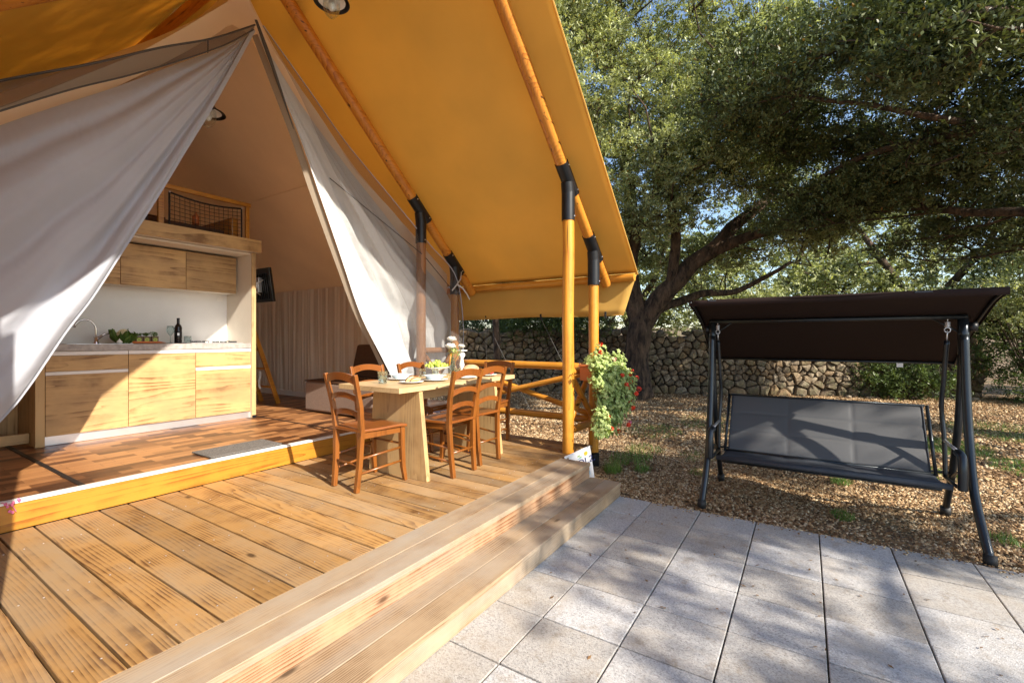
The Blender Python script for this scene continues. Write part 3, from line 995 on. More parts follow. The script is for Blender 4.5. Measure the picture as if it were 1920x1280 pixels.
F0 = [(2.25, 4.2, 4.20), (2.437, 4.2, 3.834), (2.653, 4.2, 3.396), (2.888, 4.2, 2.841), (3.145, 4.2, 2.247), (3.39, 4.2, 1.685), (3.656, 4.19, 1.229), (3.946, 4.18, 0.732)]
F1 = [(2.27, 4.22, 4.21), (2.666, 4.22, 3.764), (3.16, 4.22, 3.346), (3.754, 4.22, 2.908), (4.382, 4.22, 2.427), (4.98, 4.22, 1.987), (5.02, 4.20, 1.45), (5.0, 4.18, 0.754)]
rc = tp('entrance_curtain', fan(F0, F1, [(1.7, 0.35, 0.6), (3.9, 0.15, 0.4), (7.1, 0.5, 0.14)], 0.085, 0.02, 9, 140, 110, wrinkle=0.06), M['white_curtain'], smooth=True)
rc['label'] = 'white curtain drawn to the right of the entrance'
def lining(u, v):
    p = poly(F0, u)
    w = 0.012 + 0.035 * abs(math.sin(math.pi * u * 1.1 + 0.3)) 
    return (p.x + 0.012 - w * v, p.y + 0.02 + 0.05 * v, p.z - 0.01 * v)
lq = MB().grid(lining, 60, 4)
lq.v = [L(v) for v in lq.v]
obj('curtain_lining', lq, M['lining'], rc, smooth=True)
# insect net over the right posts and a strip swept to the upper left
G0 = [(2.24, 4.10, 4.22), (2.60, 4.06, 3.70), (2.86, 4.02, 3.20), (3.3, 3.96, 2.55), (3.75, 3.95, 1.95), (4.0, 3.96, 1.5), (4.02, 3.96, 1.1), (4.04, 3.96, 0.80)]
G1 = [(2.26, 4.12, 4.24), (2.72, 4.12, 3.86), (3.15, 4.12, 3.50), (3.75, 4.08, 3.06), (4.35, 4.04, 2.62), (4.80, 3.98, 2.25), (4.93, 3.96, 1.55), (4.88, 3.96, 0.95)]
nr = tp('insect_net', fan(G0, G1, [(2.3, 0.2, 0.5), (5.1, 0.6, 0.25)], 0.02, 0.02, 5, 60, 60), M['net'], smooth=True)
e = MB().sweep([poly(G1, i / 50) for i in range(51)], 0.006, 5)
e.v = [L(v) for v in e.v]
obj('net_hem', e, M['curtain'], nr)
H0 = [(2.176, 4.12, 4.156), (1.896, 4.05, 3.842), (1.569, 4.0, 3.534), (1.237, 3.98, 3.249), (0.905, 3.96, 2.981), (0.4, 3.93, 2.53)]
H1 = [(2.186, 4.12, 4.204), (1.792, 4.0, 3.825), (1.403, 3.92, 3.512), (1.031, 3.85, 3.192), (0.732, 3.8, 2.954), (0.40, 3.72, 2.68)]
nl = tp('insect_net', fan(H0, H1, [(1.5, 0.2, 0.4)], 0.02, 0.02, 6, 24, 60), M['nettop'], smooth=True)
for EE, r_ in ((H1, 0.007), (H0, 0.005)):
    e = MB().sweep([poly(EE, i / 50) for i in range(51)], r_, 6)
    e.v = [L(v) for v in e.v]
    obj('net_hem', e, M['netdark'], nl)
# hem strip beside the peak and tie bows
tp('peak_strap', MB().sweep([(2.20, 4.13, 4.26), (2.30, 4.12, 4.02), (2.42, 4.12, 3.74), (2.55, 4.12, 3.42)], [0.6, 0.9, 0.6, 0.15], sect=(0.015, 0.035)), M['netdark'])
tie = MB()
for pts in ([(4.86, 3.94, 2.32), (4.80, 3.90, 2.22), (4.70, 3.90, 2.12), (4.62, 3.9, 2.05)], [(4.72, 3.9, 2.14), (4.84, 3.90, 2.10), (4.94, 3.90, 2.02), (4.99, 3.9, 1.96)],
            ):
    tie.sweep([Vector(p) for p in pts], [1] * 4, sect=(0.006, 0.022))
tp('curtain_tie', tie, M['white_curtain'])
sprig = MB()
for i in range(9):
    p = Vector((0.676 + random.gauss(0, .03), 3.985 + random.gauss(0, .004), 0.40 + random.gauss(0, .022)))
    sprig.ball(p, 0.008, 6, 4, (1, .5, 1.2))
sprig.sweep([(0.64, 3.985, 0.445), (0.68, 3.98, 0.43), (0.70, 3.98, 0.38)], 0.002, 4)
sprig_o = obj('flower_sprig', sprig, M['pinkpetal'])
tag(sprig_o, 'small pink flower sprig dangling over the threshold beam', 'flower')
tp('guy_line', MB().sweep([(3.0, 4.2, 3.1), (4.2, 4.0, 2.45), (4.85, 4.0, 2.0)], 0.005, 5), M['strap'])

# ------------------------------------------------------------------ outer railing along the right of the deck and added left shade screen
rail = thing('pole_railing', 'orange varnished pole railing with cross braces along the right side of the deck', 'railing', (4.86, 3.0, 0))
def rpole(name, a, b_, r, mat=None):
    a, b_ = Vector(a), Vector(b_)
    c = (a + b_) / 2
    n = 8
    mb = MB().sweep([a.lerp(b_, i / n) - c for i in range(n + 1)], [r * (1 + 0.05 * mnoise.noise((a.lerp(b_, i / n)) * 4)) for i in range(n + 1)], 12)
    o = obj(name, mb, mat or M['pole_y'], rail, c - Vector((4.86, 3.0, 0)), smooth=True)
    return o
rpole('top_rail', (4.86, 2.08, 1.095), (4.86, 3.99, 1.095), 0.045)
rpole('bottom_rail', (4.86, 2.08, 0.50), (4.86, 3.99, 0.50), 0.043)
rpole('cross_brace', (4.842, 2.09, 1.03), (4.842, 3.98, 0.56), 0.034)
rpole('cross_brace', (4.885, 2.09, 0.56), (4.885, 3.98, 1.03), 0.034)
rail2 = thing('pole_railing', 'short cross braced pole railing between the two front posts behind the geranium', 'railing', (4.53, 2.02, 0))
for nm, a, b_, r_ in (('top_rail', (4.26, 2.02, 1.08), (4.80, 2.02, 1.08), 0.04), ('bottom_rail', (4.26, 2.02, 0.48), (4.80, 2.02, 0.48), 0.04),
                      ('cross_brace', (4.26, 2.005, 1.02), (4.80, 2.005, 0.54), 0.032), ('cross_brace', (4.26, 2.045, 0.54), (4.80, 2.045, 1.02), 0.032)):
    a, b_ = Vector(a), Vector(b_); c = (a + b_) / 2
    obj(nm, MB().sweep([a - c, b_ - c], r_, 12), M['pole_x'], rail2, c - Vector((4.53, 2.02, 0)), smooth=False)
rail3 = thing('pole_railing', 'brown cross braced pole railing between the mid posts seen through the net', 'railing', (4.53, 4.05, 0))
for nm, a, b_, r_ in (('top_rail', (4.26, 4.05, 1.27), (4.80, 4.05, 1.27), 0.036), ('cross_brace', (4.26, 4.035, 1.2), (4.80, 4.035, 0.62), 0.03), ('cross_brace', (4.26, 4.075, 0.62), (4.80, 4.075, 1.2), 0.03), ('bottom_rail', (4.26, 4.05, 0.56), (4.80, 4.05, 0.56), 0.036)):
    a, b_ = Vector(a), Vector(b_); c = (a + b_) / 2
    obj(nm, MB().sweep([a - c, b_ - c], r_, 12), M['pole_brown'], rail3, c - Vector((4.53, 4.05, 0)))
scr = thing('added_shade_screen', 'added ochre canvas shade screen between the left front posts', 'screen', (0.0, 1.88, 0))  # added out of view to throw shade over the left of the deck
obj('canvas_panel', MB().grid(lambda u, v: (-0.90 + 1.15 * u, 0.02 * math.sin(u * 9), 0.28 + v * (roofz(-0.90 + 1.15 * u) - 0.30 - 0.28)), 20, 12), M['canvas'], scr, smooth=True, solid=0.003)
obj('bottom_pole', MB().sweep([(-0.98, 0, 0.295), (0.24, 0, 0.295)], 0.025, 10), M['pole_x'], scr, smooth=True)
# ------------------------------------------------------------------ kitchen unit
kit = thing('kitchen_unit', 'oak fronted kitchenette with white handle strips, grey worktop and wall cupboards', 'kitchen', (2.1, 6.0, FZ))
def kb(name, a, b_, mat, bevel=0.002, label=None, parent=None):
    return boxpart(name, (a[0] - 2.1, a[1] - 6.0, a[2] - FZ), (b_[0] - 2.1, b_[1] - 6.0, b_[2] - FZ), mat, parent or kit, bevel, label)
XS = [1.20, 1.807, 2.417, 3.025]
kb('plinth', (1.20, 5.822, FZ + 0.003), (3.025, 5.84, 0.522), M['alu'])
kb('cabinet_body', (1.203, 5.822, 0.523), (3.022, 6.38, 1.298), M['cream'])
g = 0.0025
for i, (zs) in enumerate([[(0.524, 1.078), (1.113, 1.256)], [(0.524, 1.256)], [(0.524, 1.054), (1.092, 1.256)]]):
    for (z0, z1) in zs:
        kb('door' if z1 - z0 > 0.3 else 'drawer', (XS[i] + g, 5.80, z0), (XS[i + 1] - g, 5.82, z1), M['oak'])
    kb('handle_strip', (XS[i] + g, 5.797, 1.260), (XS[i + 1] - g, 5.819, 1.296), M['whitep'])
kb('handle_strip', (XS[0] + g, 5.797, 1.080), (XS[1] - g, 5.819, 1.110), M['whitep'])
kb('handle_strip', (XS[2] + g, 5.797, 1.056), (XS[3] - g, 5.819, 1.089), M['whitep'])
kb('worktop', (1.20, 5.785, 1.300), (3.022, 6.385, 1.362), M['counter'])
kb('side_panel', (1.135, 5.79, FZ + 0.002), (1.197, 6.39, 1.364), M['oak_z'])
kb('side_panel', (3.026, 5.79, FZ + 0.002), (3.078, 6.41, 2.482), M['cream'])
kb('side_panel_edge', (3.0262, 5.776, FZ + 0.002), (3.0780, 5.7895, 2.482), M['oak_z'])
kb('splashback', (0.9, 6.387, 1.3645), (3.0255, 6.40, 2.482), M['splash'])
kb('soffit', (0.2, 5.82, 2.461), (3.0255, 6.386, 2.482), M['cream'])
for x0, x1 in ((1.22, 1.828), (1.828, 2.436), (2.436, 2.995)):
    kb('wall_cupboard_door', (x0 + g, 6.085, 1.988), (x1 - g, 6.105, 2.435), M['oak'])
kb('wall_cupboard_body', (1.222, 6.106, 1.990), (2.99, 6.386, 2.432), M['cream'])
kb('socket', (2.90, 6.380, 1.90), (2.97, 6.3868, 1.955), M['whitep'], 0.004)
kb('foot', (3.03, 5.772, FZ + 0.0015), (3.075, 5.7755, 0.47), M['black'], 0)
sk = MB().b2((1.45 - 2.1, 5.95 - 6, 1.3625 - FZ), (1.90 - 2.1, 5.955 - 6, 1.366 - FZ)).b2((1.45 - 2.1, 6.25 - 6, 1.3625 - FZ), (1.90 - 2.1, 6.255 - 6, 1.366 - FZ))
obj('sink_rim', sk, M['alu'], kit)
# low cupboard frame left of the kitchen
side = thing('low_shelf_frame', 'dark recessed oak shelf frame left of the kitchenette under the curtain', 'shelf', (1.0, 6.1, FZ))
def sb(name, a, b_, mat): return boxpart(name, (a[0] - 1.0, a[1] - 6.1, a[2] - FZ), (b_[0] - 1.0, b_[1] - 6.1, b_[2] - FZ), mat, side)
sb('frame_rail', (0.62, 5.95, FZ + 0.03), (1.13, 5.99, FZ + 0.12), M['oak'])
sb('frame_post', (0.64, 5.95, FZ + 0.122), (0.70, 5.99, 1.34), M['oak_z'])
sb('back_panel', (0.64, 6.36, FZ + 0.01), (1.13, 6.38, 1.34), M['oak_z'])
sb('frame_post', (0.36, 5.95, FZ + 0.01), (0.44, 6.01, 1.34), M['black'])
sb('shelf_top', (0.34, 5.94, 1.342), (1.13, 6.38, 1.365), M['oak'])

# hob and tap belong to the kitchen as fittings
hob = obj('hob', MB().b2((2.42 - 2.1, 5.90 - 6, 1.3635 - FZ), (2.98 - 2.1, 6.28 - 6, 1.370 - FZ)), M['alu'], kit, bevel=0.002)
for hx, hy in ((2.56, 6.0), (2.56, 6.19), (2.80, 6.0), (2.80, 6.19)):
    bz = MB().lathe([(0.001, 0.012), (0.035, 0.012), (0.04, 0.0)], (hx - 2.1, hy - 6, 1.370 - FZ), 14)
    for a in range(4):
        an = a * math.pi / 2 + 0.785
        bz.sweep([(hx - 2.1 + 0.02 * math.cos(an), hy - 6 + 0.02 * math.sin(an), 1.388 - FZ), (hx - 2.1 + 0.075 * math.cos(an), hy - 6 + 0.075 * math.sin(an), 1.388 - FZ), (hx - 2.1 + 0.08 * math.cos(an), hy - 6 + 0.08 * math.sin(an), 1.370 - FZ)], 0.004, 5)
    obj('burner', bz, M['black'], hob)
for i in range(4):
    obj('knob', MB().lathe([(0.014, 0), (0.012, 0.018), (0.001, 0.018)], (2.925 - 2.1, 5.96 + i * 0.05 - 6, 1.370 - FZ), 10), M['black'], hob, smooth=True)
tap = thing('kitchen_tap', 'tall curved chrome tap behind the sink', 'tap', (1.655, 6.18, 1.3625))
pts = [(0, 0, 0.02), (0, 0, 0.10)]
for i in range(13):
    a = math.pi * i / 12 * 0.92
    pts.append((-0.085 + 0.085 * math.cos(a), -0.0, 0.14 + 0.11 * math.sin(a)))
obj('spout', MB().sweep(pts, 0.0095, 10), M['chrome'], tap, smooth=True)
obj('tap_body', MB().lathe([(0.028, 0), (0.027, 0.01), (0.021, 0.02), (0.020, 0.075), (0.001, 0.08)], (0, 0, 0), 16), M['chrome'], tap, smooth=True)
obj('lever', MB().sweep([(0.01, 0, 0.05), (0.06, -0.01, 0.10), (0.12, -0.02, 0.115)], [0.014, 0.012, 0.006], 8), M['chrome'], tap, smooth=True)

# food and drink on the worktop
WZ = 1.3635
cf = thing('cauliflower', 'whole cauliflower in its green leaves on the worktop', 'cauliflower', (1.86, 6.12, WZ))
mb = MB().ball((0, -0.01, 0.085), 0.058, 14, 9)
for i in range(60):
    a, b_ = random.uniform(0, 6.28), random.uniform(0.1, 1.5)
    mb.ball((0.052 * math.sin(b_) * math.cos(a), -0.01 + 0.052 * math.sin(b_) * math.sin(a), 0.09 + 0.052 * math.cos(b_)), random.uniform(0.010, 0.017), 6, 4)
obj('head', mb, M['cauli'], cf, smooth=True)
lv = MB()
for i in range(15):
    a = i * 2.4
    h = random.uniform(0.09, 0.17); w = random.uniform(0.03, 0.05)
    ca, sa = math.cos(a), math.sin(a)
    def lf(u, v, ca=ca, sa=sa, h=h, w=w, a=a):
        r = 0.045 + 0.06 * math.sin(v * 1.7) + (0.02 * v * math.sin(u * 9 + a))
        t = (u - 0.5) * 2 * w * math.sin(math.pi * min(0.95, 0.2 + v * 0.75))
        return (r * ca - t * sa, r * sa + t * ca, 0.005 + h * v - 0.03 * v * v * (abs(u - .5) * 2) + 0.008 * math.sin(u * 14 + i))
    lv.grid(lf, 6, 6)
obj('leaves', lv, M['leafH'], cf, smooth=True)
boxes = [(2.005, 'leftmost of the three small herb cartons, beside the cauliflower'), (2.075, 'middle one of the three small herb cartons'), (2.150, 'rightmost of the three small herb cartons, tallest leaves')]
for k, (bx, lab) in enumerate(boxes):
    t = thing('herb_carton', lab, 'herb carton', (bx, 6.16, WZ), 0.05 * (k - 1), 'herb cartons on the worktop')
    obj('carton', MB().box((0, 0, 0.04), (0.064, 0.06, 0.08)), M['jute'], t, bevel=0.002)
    obj('round_label', MB().lathe([(0.0001, 0.0), (0.021, 0.0)], (0, -0.0312, 0.042), 20, axis=(0, -1, 0)), M['lime'], t)
    obj('label_print', MB().box((0, -0.0318, 0.045), (0.022, 0.0006, 0.004)).box((0, -0.0318, 0.037), (0.016, 0.0006, 0.003)), M['jute'], t)
    P = np.array([(random.gauss(0, 0.017), random.gauss(0, 0.015), 0.085 + random.uniform(0, 0.025 + 0.008 * k)) for _ in range(60)])
    obj('herb', flat_leaves(P, 0.028, 0.012, M['leafH'], 'herb', 0.9), None, t)
cr = thing('carrot_bunch', 'orange carrots lying in front of the herb cartons', 'carrots', (2.03, 6.02, WZ))
for i in range(5):
    x0 = -0.12 + i * 0.045
    obj('carrot', MB().sweep([(x0, 0.01 * (i % 3), 0.013), (x0 + 0.06, -0.01, 0.014), (x0 + 0.13, -0.02 + 0.01 * i, 0.008)], [0.013, 0.011, 0.002], 8), M['carrot'], cr, smooth=True)
gar = thing('garlic_bulb', 'pale garlic bulb in front of the cauliflower', 'garlic', (1.80, 6.02, WZ))
obj('bulb', MB().lathe([(0.004, 0), (0.024, 0.008), (0.027, 0.018), (0.018, 0.032), (0.005, 0.045), (0.003, 0.055)], (0, 0, 0), 12), M['petal'], gar, smooth=True)
def wineglass(x, y, z, lab, s=1.0):
    t = thing('wine_glass', lab, 'wine glass', (x, y, z))
    obj('glass_body', MB().lathe([(0.034 * s, 0.001), (0.033 * s, 0.003), (0.005 * s, 0.008), (0.004 * s, 0.085 * s), (0.012 * s, 0.095 * s), (0.034 * s, 0.125 * s), (0.038 * s, 0.15 * s), (0.031 * s, 0.20 * s)], (0, 0, 0), 20), M['glass'], t, smooth=True, solid=0.001)
wineglass(2.295, 6.13, WZ, 'empty stemmed wine glass left of the wine bottle on the worktop')
wb = thing('wine_bottle', 'dark red wine bottle standing on the worktop near the hob', 'bottle', (2.365, 6.11, WZ))
obj('bottle_body', MB().lathe([(0.001, 0.001), (0.036, 0.002), (0.0375, 0.02), (0.0375, 0.18), (0.030, 0.205), (0.015, 0.225), (0.0145, 0.275), (0.016, 0.277), (0.016, 0.292), (0.001, 0.293)], (0, 0, 0), 22), M['bottle'], wb, smooth=True)
obj('paper_label', MB().lathe([(0.038, 0.07), (0.038, 0.14)], (0, 0, 0), 22), M['black'], wb, smooth=True)
obj('label_crest', MB().box((-0.012, -0.0372, 0.105), (0.022, 0.001, 0.03)), M['alu'], wb)
ca = thing('glass_carafe', 'small glass jar right of the wine bottle on the worktop', 'jar', (2.47, 6.13, WZ))
obj('jar_body', MB().lathe([(0.001, 0.001), (0.03, 0.001), (0.035, 0.02), (0.038, 0.085)], (0, 0, 0), 18), M['glass'], ca, smooth=True, solid=0.001)

# ------------------------------------------------------------------ loft above the kitchen
loft = thing('sleeping_loft', 'oak edged sleeping loft above the kitchenette with a netted orange guard rail', 'loft', (1.6, 5.8, 2.484))
def lb(name, a, b_, mat, bevel=0.002): return boxpart(name, (a[0] - 1.6, a[1] - 5.8, a[2] - 2.484), (b_[0] - 1.6, b_[1] - 5.8, b_[2] - 2.484), mat, loft, bevel)
lb('fascia', (-0.2, 5.69, 2.486), (3.10, 5.72, 2.632), M['oak'])
lb('floor_panel', (-0.2, 5.722, 2.488), (3.10, 8.9, 2.60), M['cream'])
lb('top_rail', (2.03, 5.745, 3.03), (3.00, 5.79, 3.075), M['beam'])
lb('rail_post', (2.045, 5.748, 2.602), (2.095, 5.787, 3.028), M['beam'])
lb('rail_post', (2.945, 5.748, 2.602), (2.985, 5.787, 3.028), M['beam'])
lb('rail_post', (1.15, 5.748, 2.602), (1.20, 5.787, 3.028), M['beam'])
lb('top_rail', (-0.2, 5.745, 3.031), (1.19, 5.79, 3.074), M['beam'])
lb('mattress', (0.0, 5.95, 2.602), (2.8, 7.6, 2.74), M['sofab'], 0.03)
lb('bed_headboard', (2.85, 5.9, 2.602), (2.93, 6.7, 2.90), M['beam'], 0.01)
lb('bed_headboard', (-0.1, 7.9, 2.602), (2.9, 7.94, 3.2), M['sofab'], 0.01)
def safety_net(x0, x1):
    mb = MB()
    n = int((x1 - x0) / 0.05)
    def P(u, v):
        sagt = 0.035 * math.sin(math.pi * u)
        zt = 2.995 - sagt; zb = 2.625
        return Vector((x0 + (x1 - x0) * u - 1.6, 5.768 - 5.8 + 0.015 * math.sin(math.pi * u) * v, zb + (zt - zb) * v - 2.484))
    for i in range(n + 1):
        mb.sweep([P(i / n, j / 4) for j in range(5)], 0.0028 if 0 < i < n else 0.010, 4, cap=False)
    for j in range(9):
        mb.sweep([P(i / 12, j / 8) for i in range(13)], 0.0028 if 0 < j < 8 else 0.010, 4, cap=False)
    tag(obj('safety_net', mb, M['strap'], loft), kind='stuff')
safety_net(2.15, 2.90); safety_net(0.3, 1.95)
hk = MB()
for hx, hz in ((2.15, 3.0), (2.90, 3.0), (2.15, 2.63), (2.9, 2.63), (1.95, 2.63)):
    hk.ball((hx - 1.6, -0.04, hz - 2.484), 0.011, 7, 5)
obj('net_hook', hk, M['alu'], loft, smooth=True)
ex = thing('extinguisher', 'small red canister behind the loft net', 'canister', (2.50, 6.0, 2.745))
obj('canister_body', MB().lathe([(0.001, 0), (0.035, 0.002), (0.035, 0.10), (0.012, 0.125), (0.012, 0.15)], (0, 0, 0), 12), M['terracotta'], ex, smooth=True)

lad = thing('loft_ladder', 'orange pine ladder leaning against the loft right of the kitchenette', 'ladder', (3.93, 6.98, FZ))
for dy in (-0.235, 0.235):
    obj('stile', MB().sweep([(0, dy, 0), (-0.72, dy, 2.15)], 1, sect=(0.035, 0.06)), M['beam'], lad, bevel=0.003)
for i in range(7):
    q = (i + 0.9) / 7.6
    obj('rung', MB().sweep([(-0.72 * q, -0.218, 2.15 * q), (-0.72 * q, 0.218, 2.15 * q)], 0.016, 8), M['beam'], lad, smooth=True)
tv = thing('television', 'black flat television on a bracket beside the kitchenette', 'television', (3.16, 6.35, 2.15))
rotm = Matrix.Rotation(R(-8), 3, 'Y')
obj('tv_panel', MB().box((0.28, -0.05, 0.0), (0.04, 0.50, 0.46), rotm), M['screen'], tv, bevel=0.006)
vb = MB()
for i in range(9):
    vb.box((0.255, -0.22 + i * 0.045, -0.02), (0.006, 0.018, 0.34), rotm)
obj('vent_slots', vb, M['black'], tv)
obj('wall_bracket', MB().b2((-0.08, -0.03, -0.04), (0.24, 0.01, 0.04)).b2((0.2, -0.1, -0.1), (0.25, 0.06, 0.1)), M['alu'], tv, bevel=0.003)
obj('cable', MB().sweep([(0.22, -0.18, 0.06), (0.12, -0.22, 0.0), (0.10, -0.2, -0.1), (0.2, -0.15, -0.14)], 0.008, 6), M['whitep'], tv, smooth=True)
twl = thing('hanging_cloth', 'white and yellow cloth hanging on the loft ladder', 'cloth', (3.62, 6.72, 0.75))
obj('cloth_fold', MB().grid(lambda u, v: (0.03 * (u - .5) + 0.01 * math.sin(v * 7), -0.03 + 0.01 * math.sin(u * 9), 0.2 - 0.26 * v), 8, 8), M['white_curtain'], twl, smooth=True, solid=0.004)

# ------------------------------------------------------------------ corner sofa
sofa = thing('corner_sofa', 'taupe upholstered bench sofa with dark brown backrest along the side wall', 'sofa', (4.1, 5.1, FZ))
def so(name, a, b_, mat, bv): return boxpart(name, (a[0] - 4.1, a[1] - 5.1, a[2] - FZ), (b_[0] - 4.1, b_[1] - 5.1, b_[2] - FZ), mat, sofa, bv)
so('seat_base', (3.70, 4.35, FZ + 0.02), (4.28, 5.72, 0.84), M['sofa'], 0.025)
so('seat_top', (3.695, 4.345, 0.842), (4.285, 5.725, 0.862), M['sofab'], 0.01)
bk = MB()
bk.add([(0.18, -0.72, 0.43), (0.18, 0.42, 0.43), (0.20, 0.30, 0.90), (0.20, -0.68, 0.90), (0.42, -0.72, 0.43), (0.42, 0.42, 0.43), (0.36, 0.30, 0.90), (0.36, -0.68, 0.90)],
       [(0, 3, 2, 1), (4, 5, 6, 7), (0, 1, 5, 4), (1, 2, 6, 5), (2, 3, 7, 6), (3, 0, 4, 7)])
obj('backrest', bk, M['sofab'], sofa, bevel=0.03, seg=4)
dm = tag(obj('doormat', MB().box((0, 0, 0.006), (0.60, 0.34, 0.011)), M['matm'], None, (2.105, 4.235, FZ + 0.0065), bevel=0.003), 'speckled grey doormat on the vinyl floor at the threshold', 'doormat')

# ------------------------------------------------------------------ pendant lamps
def lamp(x, y, z, lab, top):
    t = thing('pendant_lamp', lab, 'lamp', (x, y, z), 0, 'black enamel pendant lamps')
    obj('shade', MB().lathe([(0.012, 0.22), (0.022, 0.20), (0.034, 0.16), (0.050, 0.10), (0.085, 0.065), (0.125, 0.045), (0.130, 0.036)], (0, 0, 0), 32), M['black'], t, smooth=True, solid=0.003)
    sc_ = 1.0 if z > 3.8 else 1.18
    t.scale = (sc_, sc_, sc_)
    obj('reflector', MB().lathe([(0.045, 0.092), (0.075, 0.062), (0.100, 0.050)], (0, 0, -0.003), 32), M['whitep'], t, smooth=True)
    obj('glass_dome', MB().lathe([(0.060, 0.062), (0.062, 0.03), (0.060, -0.01), (0.050, -0.045), (0.030, -0.07), (0.001, -0.080)], (0, 0, 0), 24), M['glass'], t, smooth=True)
    obj('bulb', MB().ball((0, 0, 0.01), 0.030, 14, 9, (1, 1, 1.25)), M['bulb'], t, smooth=True)
    obj('glass_tip', MB().ball((0, 0, -0.078), 0.009, 8, 6), M['glass'], t, smooth=True)
    obj('cord', MB().sweep([(0, 0, 0.21), (0, 0, (top - z) / sc_)], 0.005, 6), M['strap'], t)
lamp(2.175, 3.02, 3.92, 'black enamel pendant lamp with glass dome under the outer ridge pole', 4.77)
lamp(2.20, 5.02, 3.62, 'black enamel pendant lamp inside the tent behind the grey curtain', 4.60)

# ------------------------------------------------------------------ dining table
TZ = 1.03
DZ = 0.2635
tab = thing('dining_table', 'rectangular pale oak dining table on two flared panel legs', 'table', (3.32, 3.0, DZ))
obj('tabletop', MB().box((0, 0, 0), (1.66, 0.73, 0.040)), M['oak_y'], tab, (0, -0.005, TZ - DZ - 0.020), bevel=0.0015)
for x0 in (-0.60, 0.46):
    p = MB()
    H_ = TZ - DZ - 0.041
    a0, a1, b0, b1 = -0.44, 0.25, -0.355, 0.19
    p.add([(x0, a0, 0), (x0, a1, 0), (x0, b1, H_), (x0, b0, H_), (x0 + 0.042, a0, 0), (x0 + 0.042, a1, 0), (x0 + 0.042, b1, H_), (x0 + 0.042, b0, H_)],
          [(0, 3, 2, 1), (4, 5, 6, 7), (0, 1, 5, 4), (1, 2, 6, 5), (2, 3, 7, 6), (3, 0, 4, 7)])
    obj('leg_panel', p, M['oak_z'], tab, bevel=0.0015)
obj('crossbar', MB().b2((-0.555, -0.09, TZ - DZ - 0.16), (0.457, -0.05, TZ - DZ - 0.045)), M['oak_y'], tab, bevel=0.002)

# ------------------------------------------------------------------ ladder-back chairs
def make_chair(lab):
    t = thing('dining_chair', lab, 'chair', (0, 0, DZ))
    for s in (-1, 1):
        obj('rear_leg', MB().sweep([(-0.215, s * 0.142, 0), (-0.195, s * 0.15, 0.20), (-0.185, s * 0.160, 0.44), (-0.205, s * 0.175, 0.64), (-0.262, s * 0.188, 0.885)], [1.0, 1.05, 1.1, 1.0, 0.85], sect=(0.036, 0.033), up=(1, 0, 0)), M['chair'], t, bevel=0.003)
    for s in (-1, 1):
        obj('front_leg', MB().sweep([(0.212, s * 0.192, 0), (0.193, s * 0.185, 0.12), (0.185, s * 0.182, 0.28), (0.185, s * 0.180, 0.437)], [0.82, 0.95, 1.08, 1.1], sect=(0.036, 0.036), up=(1, 0, 0)), M['chair'], t, bevel=0.003)
    def seat(u, v):
        x = -0.205 + 0.43 * u
        w = 0.175 + 0.040 * u
        y = (v - 0.5) * 2 * w
        r = 1 - 0.05 * max(0, abs(v - 0.5) * 2 - 0.8) * 5 * (1 if u > 0.9 else 0)
        dip = -0.013 * math.exp(-((u - 0.42) ** 2) / 0.06) * (1 - (2 * v - 1) ** 4)
        fr = -0.008 * max(0, u - 0.85) / 0.15
        return (x * r, y, 0.457 + dip + fr)
    obj('seat', MB().grid(seat, 22, 20), M['seatw'], t, smooth=True, solid=0.022, bevel=0.004)
    for zc, hh, wd in ((0.845, 0.056, 0.180), (0.700, 0.040, 0.174), (0.572, 0.040, 0.165)):
        def slat(u, v, zc=zc, hh=hh, wd=wd):
            y = (u - 0.5) * 2 * wd
            c = 1 - (2 * u - 1) ** 2
            z = zc + hh * (v - 0.5) + 0.026 * c - 0.012 * (1 - c) * (1 - v) * 1.0
            xb = -0.205 if zc > 0.6 else -0.19
            lean = -0.057 * max(0, (zc - 0.64)) / 0.245
            return (xb + lean - 0.016 * c + 0.0, y, z)
        obj('back_slat', MB().grid(slat, 16, 2), M['seatw'], t, smooth=False, solid=0.014, bevel=0.002)
    for s in (-1, 1):
        for z in (0.275, 0.165):
            obj('side_stretcher', MB().sweep([(-0.193, s * 0.150, z - 0.03), (0.19, s * 0.184, z)], 0.0095, 8), M['chair'], t, smooth=True)
        obj('seat_rail', MB().sweep([(-0.18, s * 0.158, 0.418), (0.18, s * 0.178, 0.418)], 1, sect=(0.018, 0.045)), M['chair'], t)
    obj('front_stretcher', MB().sweep([(0.186, -0.182, 0.30), (0.186, 0.182, 0.30)], 0.0095, 8), M['chair'], t, smooth=True)
    obj('rear_stretcher', MB().sweep([(-0.195, -0.150, 0.20), (-0.195, 0.150, 0.20)], 0.0095, 8), M['chair'], t, smooth=True)
    obj('front_rail', MB().sweep([(0.186, -0.165, 0.415), (0.186, 0.165, 0.415)], 1, sect=(0.045, 0.018)), M['chair'], t)
    return t
GC = 'ladder back chairs around the dining table'
c1 = make_chair('brown ladder back chair at the near left end of the table, nearest the threshold')
c1['group'] = GC
c1.location = (2.47, 2.955, DZ); c1.rotation_euler = (0, 0, R(-3))
dup(c1, (3.06, 2.665, DZ), R(90), 'brown ladder back chair on the step side, in front of the blue bowl', GC)
dup(c1, (3.49, 2.70, DZ), R(88), 'brown ladder back chair on the step side nearest the front post', GC)
dup(c1, (4.14, 2.99, DZ), R(182), 'brown ladder back chair at the far end of the table against the railing', GC)
dup(c1, (3.05, 3.42, DZ), R(-91), 'brown ladder back chair on the tent side behind the bread plate', GC)
dup(c1, (3.66, 3.42, DZ), R(-88), 'brown ladder back chair on the tent side behind the grape bowl', GC)

